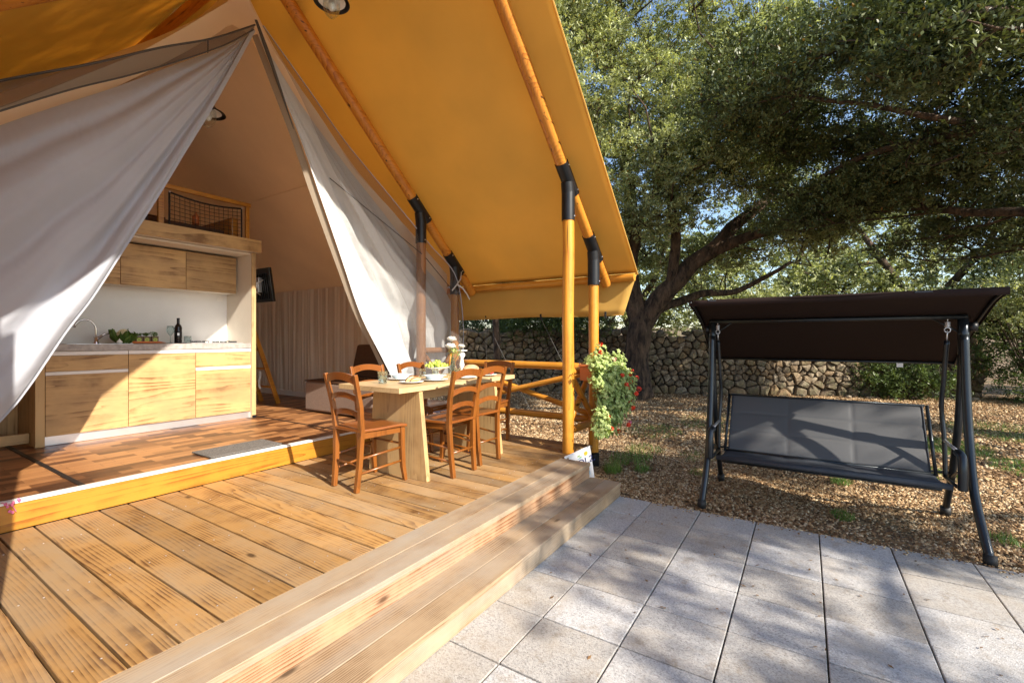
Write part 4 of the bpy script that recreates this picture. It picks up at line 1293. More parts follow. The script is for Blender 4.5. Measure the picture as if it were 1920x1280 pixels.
# ------------------------------------------------------------------ things laid on the table
def plate(x, y, r, lab, z=TZ + 0.0005):
    return tag(obj('plate', MB().lathe([(0.001, 0.003), (r * 0.6, 0.003), (r * 0.72, 0.009), (r, 0.016), (r * 1.0, 0.019), (r * 0.7, 0.013), (r * 0.58, 0.007), (0.001, 0.007)], (0, 0, 0), 32), M['plate'], None, (x, y, z), smooth=True), lab, 'plate', 'white plates on the table')
def bowl(x, y, lab, z=TZ + 0.0085):
    return tag(obj('bowl', MB().lathe([(0.001, 0.0), (0.05, 0.0), (0.075, 0.018), (0.088, 0.040), (0.112, 0.043), (0.112, 0.046), (0.086, 0.043), (0.07, 0.02), (0.045, 0.006), (0.001, 0.006)], (0, 0, 0), 36), M['bowl'], None, (x, y, z), smooth=True), lab, 'bowl', 'pale bowls on the table')
def tumbler(x, y, h, r, lab, wl=0.6):
    t = thing('tumbler', lab, 'glass', (x, y, TZ + 0.0005))
    obj('glass_wall', MB().lathe([(0.001, 0.002), (r * 0.86, 0.002), (r * 0.93, h * 0.5), (r, h), (r - 0.002, h), (r * 0.9, h * 0.5), (r * 0.82, 0.010), (0.001, 0.010)], (0, 0, 0), 24), M['glass'], t, smooth=True)
    if wl:
        obj('water', MB().lathe([(0.001, 0.0105), (r * 0.80, 0.0105), (r * 0.88, h * wl), (0.001, h * wl)], (0, 0, 0), 24), M['water'], t, smooth=True)
plate(2.86, 2.87, 0.105, 'small white plate with bread slices near the left end of the table')
for i, (dx, dy, rz, ti) in enumerate(((-0.015, 0.01, 0.5, 35), (0.035, -0.01, 0.3, 20))):
    s_ = thing('bread_slice', ['bread slice tilted highest on the small plate', 'brown bread slice lying lower on the small plate'][i], 'bread', (2.86 + dx, 2.87 + dy, TZ + 0.032 + 0.008 * (1 - i)), rz)
    s_.rotation_euler = (R(-ti), R(10), rz)
    obj('crust', MB().ball((0, 0, 0), 0.055, 16, 8, (1.1, 0.75, 0.22)), M['rye'], s_, smooth=True)
    obj('crumb', MB().ball((0, -0.002, -0.006), 0.053, 16, 8, (1.1, 0.75, 0.20)), M['crumb'], s_, smooth=True)
tumbler(2.70, 3.05, 0.105, 0.040, 'tall water tumbler beside the bread plate')
plate(3.05, 3.20, 0.125, 'white plate under a pale bowl on the tent side')
bowl(3.05, 3.20, 'pale bowl on the tent side behind the bread plate')
plate(3.14, 2.86, 0.125, 'white plate under a pale blue bowl on the step side')
bowl(3.14, 2.86, 'pale blue bowl on the step side between two chairs')
plate(3.50, 2.80, 0.125, 'white plate seen through the back of the third chair')
plate(3.86, 2.80, 0.115, 'white plate at the far right corner with tomato')
tag(obj('tomato', MB().ball((0, 0, 0), 0.026, 14, 9, (1, 1, 0.85)), M['tomato'], None, (3.93, 2.78, TZ + 0.038), smooth=True), 'small red tomato on the far right plate', 'tomato')
tumbler(3.40, 3.26, 0.085, 0.036, 'short empty tumbler left of the grape bowl', 0)
tumbler(3.48, 3.16, 0.085, 0.036, 'short empty tumbler in front of the grape bowl', 0)
tumbler(3.62, 2.98, 0.085, 0.036, 'short tumbler in front of the flower vase', 0)
gb = thing('grape_bowl', 'footed cream bowl heaped with green grapes', 'fruit bowl', (3.62, 3.26, TZ + 0.0005))
obj('footed_bowl', MB().lathe([(0.055, 0), (0.05, 0.008), (0.02, 0.02), (0.018, 0.05), (0.06, 0.065), (0.125, 0.085), (0.13, 0.09), (0.125, 0.091), (0.06, 0.073), (0.001, 0.068)], (0, 0, 0), 32), M['plate'], gb, smooth=True)
for i in range(85):
    a = random.uniform(0, 6.28); q = math.sqrt(random.random()) * 0.115
    h = 0.092 + (1 - (q / 0.125) ** 2) * random.uniform(0.01, 0.062)
    if i == 0: gm_ = MB().ball((0, 0, 0), 0.0145, 9, 7, (1, 1, 1.12)).mesh('grape', M['grape'], True)
    obj('grape', gm_, None, gb, (q * math.cos(a), q * math.sin(a), h))
vs_ = thing('flower_vase', 'glass vase with white anemones and an orange wrapped stem', 'vase', (3.76, 3.17, TZ + 0.0005))
obj('vase_glass', MB().lathe([(0.001, 0.002), (0.035, 0.002), (0.042, 0.03), (0.040, 0.08), (0.022, 0.13), (0.020, 0.17), (0.026, 0.19)], (0, 0, 0), 20), M['glass'], vs_, smooth=True, solid=0.001)
FL = [(-0.01, 0.0, 0.36, 0.070), (-0.04, -0.01, 0.28, 0.078), (0.055, -0.08, 0.29, 0.055)]
for i, (fx, fy_, fz, fr) in enumerate(FL):
    obj('stem', MB().sweep([(0, 0, 0.02), (fx * 0.3, fy_ * 0.3, 0.16), (fx, fy_, fz)], 0.003, 5), M['leafC'], vs_, smooth=True)
    fm = MB()
    for k in range(14):
        a = k * 2.399; el = 0.35 + 0.9 * (k / 14)
        def pt(u, v, a=a, el=el):
            r = fr * v
            t = (u - 0.5) * fr * 1.0 * math.sin(math.pi * min(0.93, v * 0.85 + 0.08))
            ca_, sa_ = math.cos(a), math.sin(a)
            rr = r * math.cos(el * (0.6 + 0.4 * v)); zz = r * math.sin(el) - 0.012 * v * v
            return (fx + rr * ca_ - t * sa_, fy_ + rr * sa_ + t * ca_, fz + zz)
        fm.grid(pt, 4, 4)
    obj('blossom', fm, M['petal'], vs_, smooth=True)
    obj('flower_eye', MB().ball((fx, fy_, fz + 0.008), 0.007, 8, 5), M['leafG'], vs_, smooth=True)
P = np.array([(random.gauss(0.0, 0.035), random.gauss(-0.01, 0.03), random.uniform(0.2, 0.29)) for _ in range(36)])
obj('foliage', flat_leaves(P, 0.05, 0.02, M['leafG'], 'vase_foliage', 0.8), None, vs_)
obj('wrapped_stem', MB().sweep([(-0.05, 0.0, 0.10), (-0.02, 0.0, 0.24)], 0.010, 8), M['beam'], vs_, smooth=True)
cs = thing('candlestick', 'white turned candlestick with flat top on the table', 'candlestick', (3.93, 3.18, TZ + 0.0005))
obj('turned_stem', MB().lathe([(0.055, 0), (0.052, 0.012), (0.022, 0.03), (0.018, 0.06), (0.030, 0.10), (0.020, 0.14), (0.017, 0.17), (0.036, 0.195), (0.038, 0.215), (0.022, 0.24), (0.018, 0.25)], (0, 0, 0), 24), M['whitep'], cs, smooth=True)
obj('candle_dish', MB().lathe([(0.001, 0.25), (0.062, 0.252), (0.064, 0.262), (0.001, 0.262)], (0, 0, 0), 24), M['whitep'], cs, smooth=False)
br_ = tag(obj('bread_loaf', MB().ball((0, 0, 0), 0.1, 20, 12, (1.15, 0.75, 0.55)), M['bread'], None, (3.90, 3.03, TZ + 0.055), smooth=True), 'round floury bread loaf in front of the candlestick', 'bread')
tag(obj('cheese_block', MB().box((0, 0, 0), (0.13, 0.09, 0.055)), M['crumb'], None, (4.04, 3.06, TZ + 0.029), (0, 0, 0.3), bevel=0.006), 'pale yellow cheese block right of the bread loaf', 'cheese')
rg = thing('square_bottle', 'small clear oil bottle beside the cheese block', 'bottle', (3.985, 3.11, TZ + 0.0005))
obj('bottle_glass', MB().lathe([(0.001, 0.001), (0.02, 0.001), (0.021, 0.07), (0.009, 0.095), (0.009, 0.11)], (0, 0, 0), 14), M['glass'], rg, smooth=True)

# ------------------------------------------------------------------ pitch sign beside the steps
sg_ = thing('pitch_sign', 'white pitch number board with a sun logo leaning on the deck corner', 'sign', (4.27, 1.80, 0.0))
v_TL, v_TR, v_BR = Vector((4.088, 1.90, 0.305)), Vector((4.234, 1.80, 0.357)), Vector((4.447, 1.75, 0.004))
ex_ = (v_TR - v_TL).normalized()
dn = (v_BR - v_TR).normalized()
dn = (dn - ex_ * dn.dot(ex_)).normalized()
nrm = ex_.cross(-dn).normalized()
if nrm.y > 0: nrm = -nrm
W_, H2 = 0.30, (v_BR - v_TR).length
O_ = v_TR - ex_ * W_
mb = MB()
q = [O_, O_ + ex_ * W_, O_ + ex_ * W_ + dn * H2, O_ + dn * H2]
mb.add([p - sg_.location for p in q] + [p - sg_.location - nrm * 0.006 for p in q], [(0, 1, 2, 3), (7, 6, 5, 4), (0, 4, 5, 1), (1, 5, 6, 2), (2, 6, 7, 3), (3, 7, 4, 0)])
obj('board', mb, M['paper'], sg_, bevel=0.001)
def onsign(name, shapes, mat, lift=0.0012):
    m_ = MB()
    for poly_ in shapes:
        pts_ = [O_ + ex_ * (a * W_) + dn * (b * H2) + nrm * lift - sg_.location for a, b in poly_]
        m_.add(pts_, [tuple(range(len(pts_)))])
    obj(name, m_, mat, sg_)
def circ(cx_, cy_, rx, ry, n=16, a0=0, a1=6.283): return [(cx_ + rx * math.cos(a0 + (a1 - a0) * i / n), cy_ + ry * math.sin(a0 + (a1 - a0) * i / n)) for i in range(n)]
onsign('sun_logo', [circ(0.80, 0.15, 0.075, 0.055)], M['sunprint'])
onsign('logo_wave', [circ(0.52, 0.14, 0.06, 0.02), circ(0.58, 0.185, 0.06, 0.015)], M['greenprint'])
onsign('blue_print', [circ(0.55, 0.21, 0.09, 0.010), [(0.68, 0.68), (0.86, 0.64), (0.86, 0.74), (0.68, 0.78)]], M['lightblue'])
mtx = Matrix((( ex_.x, -dn.x, nrm.x), (ex_.y, -dn.y, nrm.y), (ex_.z, -dn.z, nrm.z))).to_4x4()
fc = bpy.data.curves.new('lettering', 'FONT'); fc.body = 'OL2.'; fc.size = 0.105; fc.extrude = 0.0004
fo = bpy.data.objects.new('lettering', fc); col.objects.link(fo)
p_ = O_ + ex_ * (0.42 * W_) + dn * (0.42 * H2) + nrm * 0.002
mtx.translation = p_ - sg_.location
fo.matrix_world = mtx; fo.parent = sg_; fo.data.materials.append(M['blue'])
dgt = bpy.context.evaluated_depsgraph_get()
fme = bpy.data.meshes.new_from_object(fo.evaluated_get(dgt)); lo = bpy.data.objects.new('lettering', fme)
col.objects.link(lo); lo.parent = sg_; lo.matrix_local = mtx; bpy.data.objects.remove(fo); lo.name = 'lettering'

# ------------------------------------------------------------------ geranium planter
#G
pl_ = thing('hanging_geranium', 'terracotta planter with trailing variegated geranium and red blossoms', 'potted plant', (4.50, 1.85, 0.93))
obj('planter_box', MB().b2((-0.20, -0.09, 0.06), (0.16, 0.09, 0.20)), M['terracotta'], pl_, bevel=0.006)
obj('box_rim', MB().b2((-0.21, -0.10, 0.201), (0.17, 0.10, 0.225)), M['terracotta'], pl_, bevel=0.004)
obj('soil', MB().b2((-0.19, -0.08, 0.226), (0.15, 0.08, 0.232)), M['soil'], pl_)
obj('hanger', MB().sweep([(-0.1, 0.09, 0.1), (-0.1, 0.14, 0.24), (-0.1, 0.18, 0.24)], 0.006, 6).sweep([(0.1, 0.09, 0.1), (0.1, 0.14, 0.24), (0.1, 0.18, 0.24)], 0.006, 6), M['black'], pl_)
GLOB = [((0.26, -0.2, 0.0), (0.22, 0.15, 0.20), 130), ((0.12, -0.2, -0.2), (0.2, 0.12, 0.2), 90), ((-0.26, -0.12, 0.10), (0.10, 0.08, 0.12), 45), ((-0.24, -0.16, -0.36), (0.14, 0.10, 0.16), 60), ((0.0, -0.05, 0.22), (0.22, 0.16, 0.14), 150), ((0.16, -0.13, 0.06), (0.22, 0.18, 0.20), 210), ((0.20, -0.18, -0.14), (0.24, 0.18, 0.20), 190), ((0.02, -0.12, -0.08), (0.17, 0.14, 0.2), 120),
        ((0.02, -0.14, -0.32), (0.20, 0.14, 0.16), 120), ((0.10, -0.12, -0.45), (0.14, 0.12, 0.09), 50), ((-0.12, -0.10, -0.42), (0.07, 0.07, 0.08), 20), ((0.33, -0.22, 0.06), (0.10, 0.10, 0.08), 30), ((-0.20, -0.12, 0.20), (0.12, 0.09, 0.09), 45), ((-0.10, -0.16, 0.02), (0.12, 0.08, 0.12), 50), ((0.22, -0.15, 0.26), (0.12, 0.12, 0.10), 60), ((-0.30, -0.14, 0.24), (0.13, 0.09, 0.07), 50), ((-0.20, -0.14, -0.30), (0.12, 0.10, 0.14), 50), ((0.05, -0.22, 0.10), (0.2, 0.08, 0.16), 90), ((0.08, -0.02, 0.36), (0.08, 0.07, 0.08), 22)]
gl = MB(); stems = MB()
for c_, r_, n_ in GLOB:
    for i in range(int(n_ * 2.0)):
        while True:
            d = Vector((random.uniform(-1, 1), random.uniform(-1, 1), random.uniform(-1, 1)))
            if 0.25 < d.length < 1: break
        p = Vector(c_) + Vector((d.x * r_[0], d.y * r_[1], d.z * r_[2]))
        nn = (Vector((d.x, d.y, d.z * 0.4)) + Vector((random.gauss(0, .35), random.gauss(0, .35) - 0.3, 0.55 + random.gauss(0, .3)))).normalized()
        ax = nn.orthogonal().normalized(); ay = nn.cross(ax)
        R_ = random.uniform(0.015, 0.029); ph = random.uniform(0, 6.28)
        ring = []
        for j in range(10):
            a = ph + j * 0.628
            rr = R_ * (1.0 if j % 2 == 0 else 0.78) * (0.35 if j == 5 else 1)
            ring.append(p + (ax * math.cos(a) + ay * math.sin(a)) * rr - nn * (0.006 if j % 2 else 0.001))
        k0 = len(gl.v)
        gl.v.append(tuple(p - nn * 0.003)); gl.v += [tuple(x_) for x_ in ring]
        gl.f += [(k0, k0 + 1 + j, k0 + 1 + (j + 1) % 10) for j in range(10)]
        if i % 7 == 0:
            stems.sweep([Vector((random.uniform(-.15, .12), -0.03, 0.22)).lerp(Vector(c_), 0.5), p.lerp(Vector(c_), 0.4), p], 0.0022, 4, cap=False)
obj('foliage', gl, M['leafG'], pl_)
tag(obj('stems', stems, M['leafC'], pl_), kind='stuff')
def blossom(p, r, mat):
    m_ = MB()
    for i in range(11):
        d = Vector((random.gauss(0, 1), random.gauss(0, 1), random.gauss(0, 1))).normalized()
        c_ = d * r * 0.6
        ax = d.orthogonal().normalized(); ay = d.cross(ax)
        for j in range(5):
            a = j * 1.257 + i
            t1 = (ax * math.cos(a - .5) + ay * math.sin(a - .5)) * r * .42 + d * .003; t2 = (ax * math.cos(a + .5) + ay * math.sin(a + .5)) * r * .42 + d * .003
            k0 = len(m_.v)
            m_.v += [tuple(c_), tuple(c_ + t1), tuple(c_ + (t1 + t2) * .62), tuple(c_ + t2)]
            m_.f.append((k0, k0 + 1, k0 + 2, k0 + 3))
    obj('blossom', m_, mat, pl_, p)
FLW = [(0.10, -0.3, 0.02, .024, 0), (0.02, -0.28, 0.12, .022, 0), (0.22, -0.36, -0.08, .024, 0), (0.18, -0.34, -0.22, .022, 0), (0.38, -0.3, -0.1, .024, 0), (0.07, -0.03, 0.43, .024, 1), (0.03, -0.04, 0.345, .026, 0), (0.16, -0.15, 0.27, .018, 2), (0.26, -0.22, 0.04, .024, 0), (0.34, -0.26, 0.03, .026, 0), (0.34, -0.26, 0.10, .02, 0), (0.48, -0.28, 0.06, .026, 1), (0.50, -0.30, -0.06, .03, 0),
       (0.20, -0.28, -0.02, .022, 0), (0.30, -0.26, -0.17, .024, 0), (0.34, -0.28, -0.25, .030, 0), (0.27, -0.26, -0.42, .026, 0), (0.31, -0.26, -0.40, .02, 2), (0.14, -0.2, -0.47, .022, 0), (-0.06, -0.16, -0.30, .028, 0), (-0.02, -0.18, -0.42, .026, 0), (-0.05, -0.14, -0.10, .018, 2), (0.40, -0.26, 0.14, .016, 0), (0.24, -0.25, -0.12, .018, 2)]
for fx, fy_, fz, r_, k in FLW:
    blossom((fx - 0.05, fy_ - 0.02, fz), r_ * 1.2, [M['redpetal'], M['redpetal'], M['pinkpetal']][k])

# ------------------------------------------------------------------ garden swing
sw = thing('garden_swing', 'three seat garden swing with black steel frame, grey sling seat and dark brown canopy', 'garden swing', (4.55, -0.12, 0))
def S(p): return (p[0] - 4.55, p[1] + 0.12, p[2])
def st(name, pts, r, mat='steel', n=14, parent=None, **k):
    return obj(name, MB().sweep([S(p) for p in pts], r, n), M[mat], parent or sw, smooth=True, **k)
def curve(pts, n=24): return [poly(pts, i / n) for i in range(n + 1)]
YL, YR = 0.72, -0.96
for y, sgy in ((YL, 1), (YR, -1)):
    fl = st('front_leg', curve([(4.13 if y > 0 else 4.05, y + sgy * 0.02, 0.02), (4.27, y, 0.35), (4.40, y, 0.72), (4.47, y, 1.05), (4.52, y, 1.44)]), 0.026)
    rl = st('rear_leg', curve([(5.05, y, 0.02), (4.85, y, 0.35), (4.68, y, 0.75), (4.60, y, 1.1), (4.56, y, 1.40)]), 0.024)
    st('top_sleeve', [(4.545, y, 1.30), (4.545, y, 1.575)], 0.031)
    for lx in ((4.13 if y > 0 else 4.05), 5.05):
        st('rubber_foot', [(lx - 0.005, y + sgy * 0.02 * (lx < 4.5), -0.02), (lx + (0.008 if lx < 4.5 else -0.01), y + sgy * 0.02 * (lx < 4.5), 0.05)], 0.034, 'rubber')
    st('leg_brace', curve([(4.25, y, 0.33), (4.5, y, 0.40), (4.66, y, 0.42), (4.86, y, 0.33)]), 0.010)
    for bz in (1.0, 1.12, 1.24):
        obj('bolt', MB().ball((4.49 + (bz - 1) * 0.08 - 4.55 - 0.026, y + 0.12, bz), 0.009, 8, 5), M['alu'], fl, smooth=True)
    st('canopy_knob', [(4.56, y + sgy * 0.03, 1.50), (4.56, y + sgy * 0.075, 1.50)], 0.035, 'black')
    a_, b_ = (4.545, y - sgy * 0.17, 1.565), (4.545, y - sgy * 0.02, 1.46)
    st('corner_strut', [a_, b_], 0.006, 'steel')
st('crossbar', [(4.53, YL + 0.02, 1.572), (4.53, YR - 0.02, 1.572)], 0.017, 'steel')
st('rear_spreader', [(4.83, YL, 0.37), (4.83, YR, 0.37)], 0.010, 'steel')
# canopy: underside seen, tilted, with valance
CP = [(4.06, 1.735), (4.30, 1.685), (4.53, 1.600), (4.80, 1.48), (5.05, 1.335), (5.25, 1.215)]
CYL, CYR = 0.83, -1.07
def canopy(u, v):
    p = poly([(a, 0, b) for a, b in CP], u)
    y = CYL + (CYR - CYL) * v
    e = 0.012 * math.sin(math.pi * v) * math.sin(math.pi * u * 2)
    return S((p.x, y, p.z - e - 0.01 * math.sin(math.pi * v) * (1 if u < 0.05 else 0)))
cn = obj('canopy', MB().grid(canopy, 20, 30), M['canopyf'], sw, smooth=True, solid=0.003)
for y in (CYL, CYR):
    obj('canopy_side_flap', MB().grid(lambda u, v, y=y: S((poly([(a, 0, b) for a, b in CP], u).x, y + 0.004 * math.sin(u * 12), poly([(a, 0, b) for a, b in CP], u).z - 0.035 * v)), 16, 3), M['canopyf'], cn, smooth=True, solid=0.002)
    st('canopy_tube', curve([(a, y - math.copysign(0.012, y), b - 0.016) for a, b in CP]), 0.010, 'steel')
st('canopy_tube', [(4.085, CYL - 0.01, 1.716), (4.085, CYR + 0.01, 1.716)], 0.009, 'steel')
st('canopy_tube', [(5.24, CYL - 0.01, 1.208), (5.24, CYR + 0.01, 1.208)], 0.010, 'steel')
obj('canopy_front_strip', MB().grid(lambda u, v: S((4.062 - 0.006 * math.sin(u * 9), CYL + (CYR - CYL) * u, 1.737 - 0.05 * v)), 20, 2), M['canopyf'], cn, smooth=True, solid=0.002)
for yy in (0.55, -0.75):
    obj('velcro_strip', MB().box(S((4.057, yy, 1.728)), (0.002, 0.26, 0.010)), M['piping'], cn)
obj('care_label', MB().box(S((5.235, -0.70, 1.185)), (0.003, 0.045, 0.04)), M['paper'], cn)
# seat: backrest and seat sling
BYL, BYR = 0.60, -0.80
def bpt(x, z):
    return lambda v: 0
def backr(u, v):
    y = BYL + (BYR - BYL) * v
    x = 4.62 + 0.30 * u
    z = 0.40 + 0.47 * u
    # three columns and three rows of quilting, each panel padded
    cu = abs(math.sin(math.pi * u * 3)); cv = abs(math.sin(math.pi * v * 3))
    pad = 0.009 * (cu ** 0.35) * (cv ** 0.35)
    return S((x - pad * 0.85, y, z + pad * 0.5))
back = obj('backrest', MB().grid(backr, 48, 90), M['sling'], sw, smooth=True, solid=0.006)
st('back_tube', [(4.915, BYL + 0.01, 0.872), (4.915, BYR - 0.01, 0.872)], 0.011, 'steel')
st('back_tube', [(4.615, BYL + 0.03, 0.392), (4.615, BYR - 0.03, 0.392)], 0.012, 'steel')
for y in (BYL + 0.025, BYR - 0.025):
    st('back_side_tube', [(4.605, y, 0.385), (4.92, y, 0.875)], 0.012, 'steel')
pp = MB()
for y in (BYL - 0.006, BYR + 0.006):
    pp.sweep([S((4.625 - 0.005, y, 0.41)), S((4.915 - 0.005, y, 0.868))], 0.006, 6)
obj('piping', pp, M['piping'], back, smooth=True)
def seatf(u, v):
    x = 4.22 + 0.40 * u
    y = BYL + 0.02 + (BYR - BYL - 0.04) * v
    z = 0.425 - 0.045 * u - 0.02 * math.sin(math.pi * u)
    if u < 0.08:
        z -= 0.02 * (0.08 - u) / 0.08
    return S((x, y, z + 0.006 * (abs(math.sin(math.pi * v * 3)) ** 0.3)))
obj('seat', MB().grid(seatf, 24, 60), M['piping'], sw, smooth=True, solid=0.012)
st('seat_tube', [(4.225, BYL + 0.04, 0.405), (4.225, BYR - 0.04, 0.405)], 0.020, 'piping')
st('seat_tube', [(4.40, BYL + 0.02, 0.335), (4.40, BYR - 0.02, 0.335)], 0.009, 'steel')
obj('seat_strut', MB().sweep([S((4.24, -0.1, 0.40)), S((4.40, -0.1, 0.34)), S((4.60, -0.1, 0.385))], 0.009, 8), M['steel'], sw, smooth=True)
for y, sgy in ((BYL + 0.075, 1), (BYR - 0.075, -1)):
    st('arm_pad', curve([(4.20, y + sgy * 0.01, 0.40), (4.195, y + sgy * 0.01, 0.52), (4.22, y + sgy * 0.01, 0.615), (4.27, y, 0.64)]), 0.026, 'steel')
    st('arm_rail', [(4.25, y, 0.645), (4.62, y - sgy * 0.0, 0.655)], 0.011, 'alu')
    st('side_tube', [(4.20, y, 0.405), (4.62, y, 0.385)], 0.012, 'steel')
    st('hanger_tube', curve([(4.60, y, 0.39), (4.63, y, 0.66), (4.66, y - sgy * 0.01, 0.90), (4.60, y - sgy * 0.01, 1.10), (4.56, y - sgy * 0.0, 1.40)]), 0.015, 'steel')
    hy = y - sgy * 0.0
    st('spring_rod', [(4.555, hy, 1.40), (4.545, hy, 1.475)], 0.005, 'alu')
    cp = [S((4.54 + 0.015 * math.cos(i * 1.1), hy + 0.015 * math.sin(i * 1.1), 1.50 + i * 0.0011)) for i in range(34)]
    obj('spring', MB().sweep(cp, 0.0035, 5), M['alu'], sw, smooth=True)
    ln = [S((4.54, hy + 0.017 * math.cos(i * 0.524), 1.478 + 0.018 * math.sin(i * 0.524))) for i in range(13)]
    obj('hook', MB().sweep(ln, 0.004, 6).sweep([S((4.54, hy, 1.535)), S((4.53, hy, 1.565))], 0.004, 6), M['alu'], sw, smooth=True)
# ------------------------------------------------------------------ dry stone wall
WA, WB = Vector((9.3, 9.4)), Vector((15.55, -3.68))
WD = (WB - WA); WL = WD.length; WD = WD / WL
WN = Vector((-WD.y, WD.x))      # pick the side facing the camera
if WN.dot(Vector((0, 0)) - WA) < 0: WN = -WN
wall = thing('dry_stone_wall', 'rough dry stone wall of grey brown limestone rubble beneath the oaks', 'wall', (WA.x, WA.y, 0))
wall.rotation_euler = (0, 0, math.atan2(WD.y, WD.x))
# local frame: x along, y = behind/in front, z up
yside = 1 if (Matrix.Rotation(math.atan2(WD.y, WD.x), 2) @ Vector((0, 1))).dot(WN) > 0 else -1
rw = random.Random(5)
cells = []
zrow = 0.0
row = 0
pts = []
HT = 1.70
while zrow < HT + 0.1:
    rh = rw.uniform(0.10, 0.21) * (1.15 if zrow < 0.5 else 0.95)
    x = rw.uniform(-0.3, 0)
    while x < WL + 0.2:
        w = rh * rw.uniform(0.8, 2.4)
        pts.append((x + w / 2, zrow + rh / 2 + rw.uniform(-0.06, 0.06)))
        x += w
    zrow += rh
def clip(poly_, a, b_):
    mx, my = (a[0] + b_[0]) / 2, (a[1] + b_[1]) / 2
    nx, ny = b_[0] - a[0], b_[1] - a[1]
    out = []
    for i in range(len(poly_)):
        p, q = poly_[i], poly_[(i + 1) % len(poly_)]
        dp = (p[0] - mx) * nx + (p[1] - my) * ny
        dq = (q[0] - mx) * nx + (q[1] - my) * ny
        if dp <= 0: out.append(p)
        if dp * dq < 0:
            t = dp / (dp - dq)
            out.append((p[0] + (q[0] - p[0]) * t, p[1] + (q[1] - p[1]) * t))
    return out
def top_h(x): return 1.60 + 0.16 * mnoise.noise(Vector((x * 0.9, 0, 2))) + 0.08 * mnoise.noise(Vector((x * 3, 5, 0))) - max(0, x - 13.2) * 0.25
polys = []
for i, p in enumerate(pts):
    if p[0] < -0.1 or p[0] > WL or p[1] > top_h(p[0]): continue
    pg = [(p[0] - .4, p[1] - .3), (p[0] + .4, p[1] - .3), (p[0] + .4, p[1] + .3), (p[0] - .4, p[1] + .3)]
    for j, q in enumerate(pts):
        if i != j and abs(q[0] - p[0]) < 0.8 and abs(q[1] - p[1]) < 0.6:
            pg = clip(pg, p, q)
            if len(pg) < 3: break
    if len(pg) >= 3:
        pg = [(a, max(-0.03, b_)) for a, b_ in pg]
        polys.append((p, pg))
def stone_mb(p, pg, mb, origin=(0, 0)):
    cx_ = sum(a for a, b_ in pg) / len(pg); cz_ = sum(b_ for a, b_ in pg) / len(pg)
    # subdivide outline and round it
    out = []
    n = len(pg)
    for i in range(n):
        a, b_ = pg[i], pg[(i + 1) % n]
        if math.hypot(a[0] - b_[0], a[1] - b_[1]) < 0.02: continue
        q_ = rw.uniform(.08, .2)
        out.append((a[0] * (1 - q_) + b_[0] * q_, a[1] * (1 - q_) + b_[1] * q_)); out.append((a[0] * q_ + b_[0] * (1 - q_), a[1] * q_ + b_[1] * (1 - q_)))
    m = len(out)
    if m < 4: return
    dep = rw.uniform(0.05, 0.14)
    rings = []
    seed = rw.uniform(0, 50)
    for sc_, y in ((0.92, 0.12), (0.955, 0.02), (0.92, -0.6 * dep), (0.74, -0.95 * dep)):
        rg_ = []
        for (a, b_) in out:
            jx = mnoise.noise(Vector((a * 9, b_ * 9, seed + y))) * 0.022
            jz = mnoise.noise(Vector((a * 9 + 7, b_ * 9, seed))) * 0.012
            rg_.append((cx_ + (a - cx_) * sc_ + jx - origin[0], -yside * (-y * -1 + mnoise.noise(Vector((a * 7, b_ * 7, seed))) * 0.06), cz_ + (b_ - cz_) * sc_ + jz - origin[1]))
        rings.append(rg_)
    k0 = len(mb.v)
    for r_ in rings: mb.v += r_
    for q in range(3):
        for j in range(m):
            a0 = k0 + q * m + j; a1 = k0 + q * m + (j + 1) % m
            mb.f.append((a0, a1, a1 + m, a0 + m))
    mb.v.append((cx_ - origin[0], yside * (dep + rw.uniform(0, 0.015)), cz_ - origin[1]))
    c0 = len(mb.v) - 1
    for j in range(m):
        mb.f.append((k0 + 3 * m + j, k0 + 3 * m + (j + 1) % m, c0))
def area(pg): return abs(sum(pg[i][0] * pg[(i + 1) % len(pg)][1] - pg[(i + 1) % len(pg)][0] * pg[i][1] for i in range(len(pg)))) / 2
polys.sort(key=lambda t: -area(t[1]) * (1.0 if t[0][0] > 1.2 else 0.2))
rest = MB()
for i, (p, pg) in enumerate(polys):
    if i < 298:
        m_ = MB(); stone_mb(p, pg, m_, p)
        obj('stone', m_, M['stone'], wall, (p[0], 0, p[1]))
    else:
        stone_mb(p, pg, rest)
# loose cap stones lying on top and back
for i in range(110):
    x = rw.uniform(0, WL); z = top_h(x) + rw.uniform(-0.02, 0.06)
    rest.ball((x, -yside * rw.uniform(0.05, 0.4), z), rw.uniform(0.07, 0.13), 7, 5, (rw.uniform(.9, 1.6), 1, rw.uniform(.5, .8)))
for i in range(40):
    x = rw.uniform(0, WL)
    rest.ball((x, yside * rw.uniform(0.1, 0.5), -0.0), rw.uniform(0.04, 0.11), 7, 5, (rw.uniform(.9, 1.6), 1, rw.uniform(.5, .8)))
tag(obj('small_stones', rest, M['stone'], wall), kind='stuff')
cr_ = MB()
def corep(u, v):
    x = u * WL
    return (x, -yside * (0.10 + 0.35 * 0), v * (top_h(x) - 0.08))
cr_.grid(corep, 60, 1)
k0 = len(cr_.v)
cr_.grid(lambda u, v: (u * WL, -yside * (0.10 + 0.38 * v), top_h(u * WL) - 0.08), 60, 1)
cr_.grid(lambda u, v: (u * WL, -yside * 0.48, v * (top_h(u * WL) - 0.08)), 60, 1)
cr_.grid(lambda u, v: (WL, -yside * (0.10 + 0.38 * u), v * (top_h(WL) - 0.08)), 1, 1)
obj('wall_core', cr_, M['core'], wall)

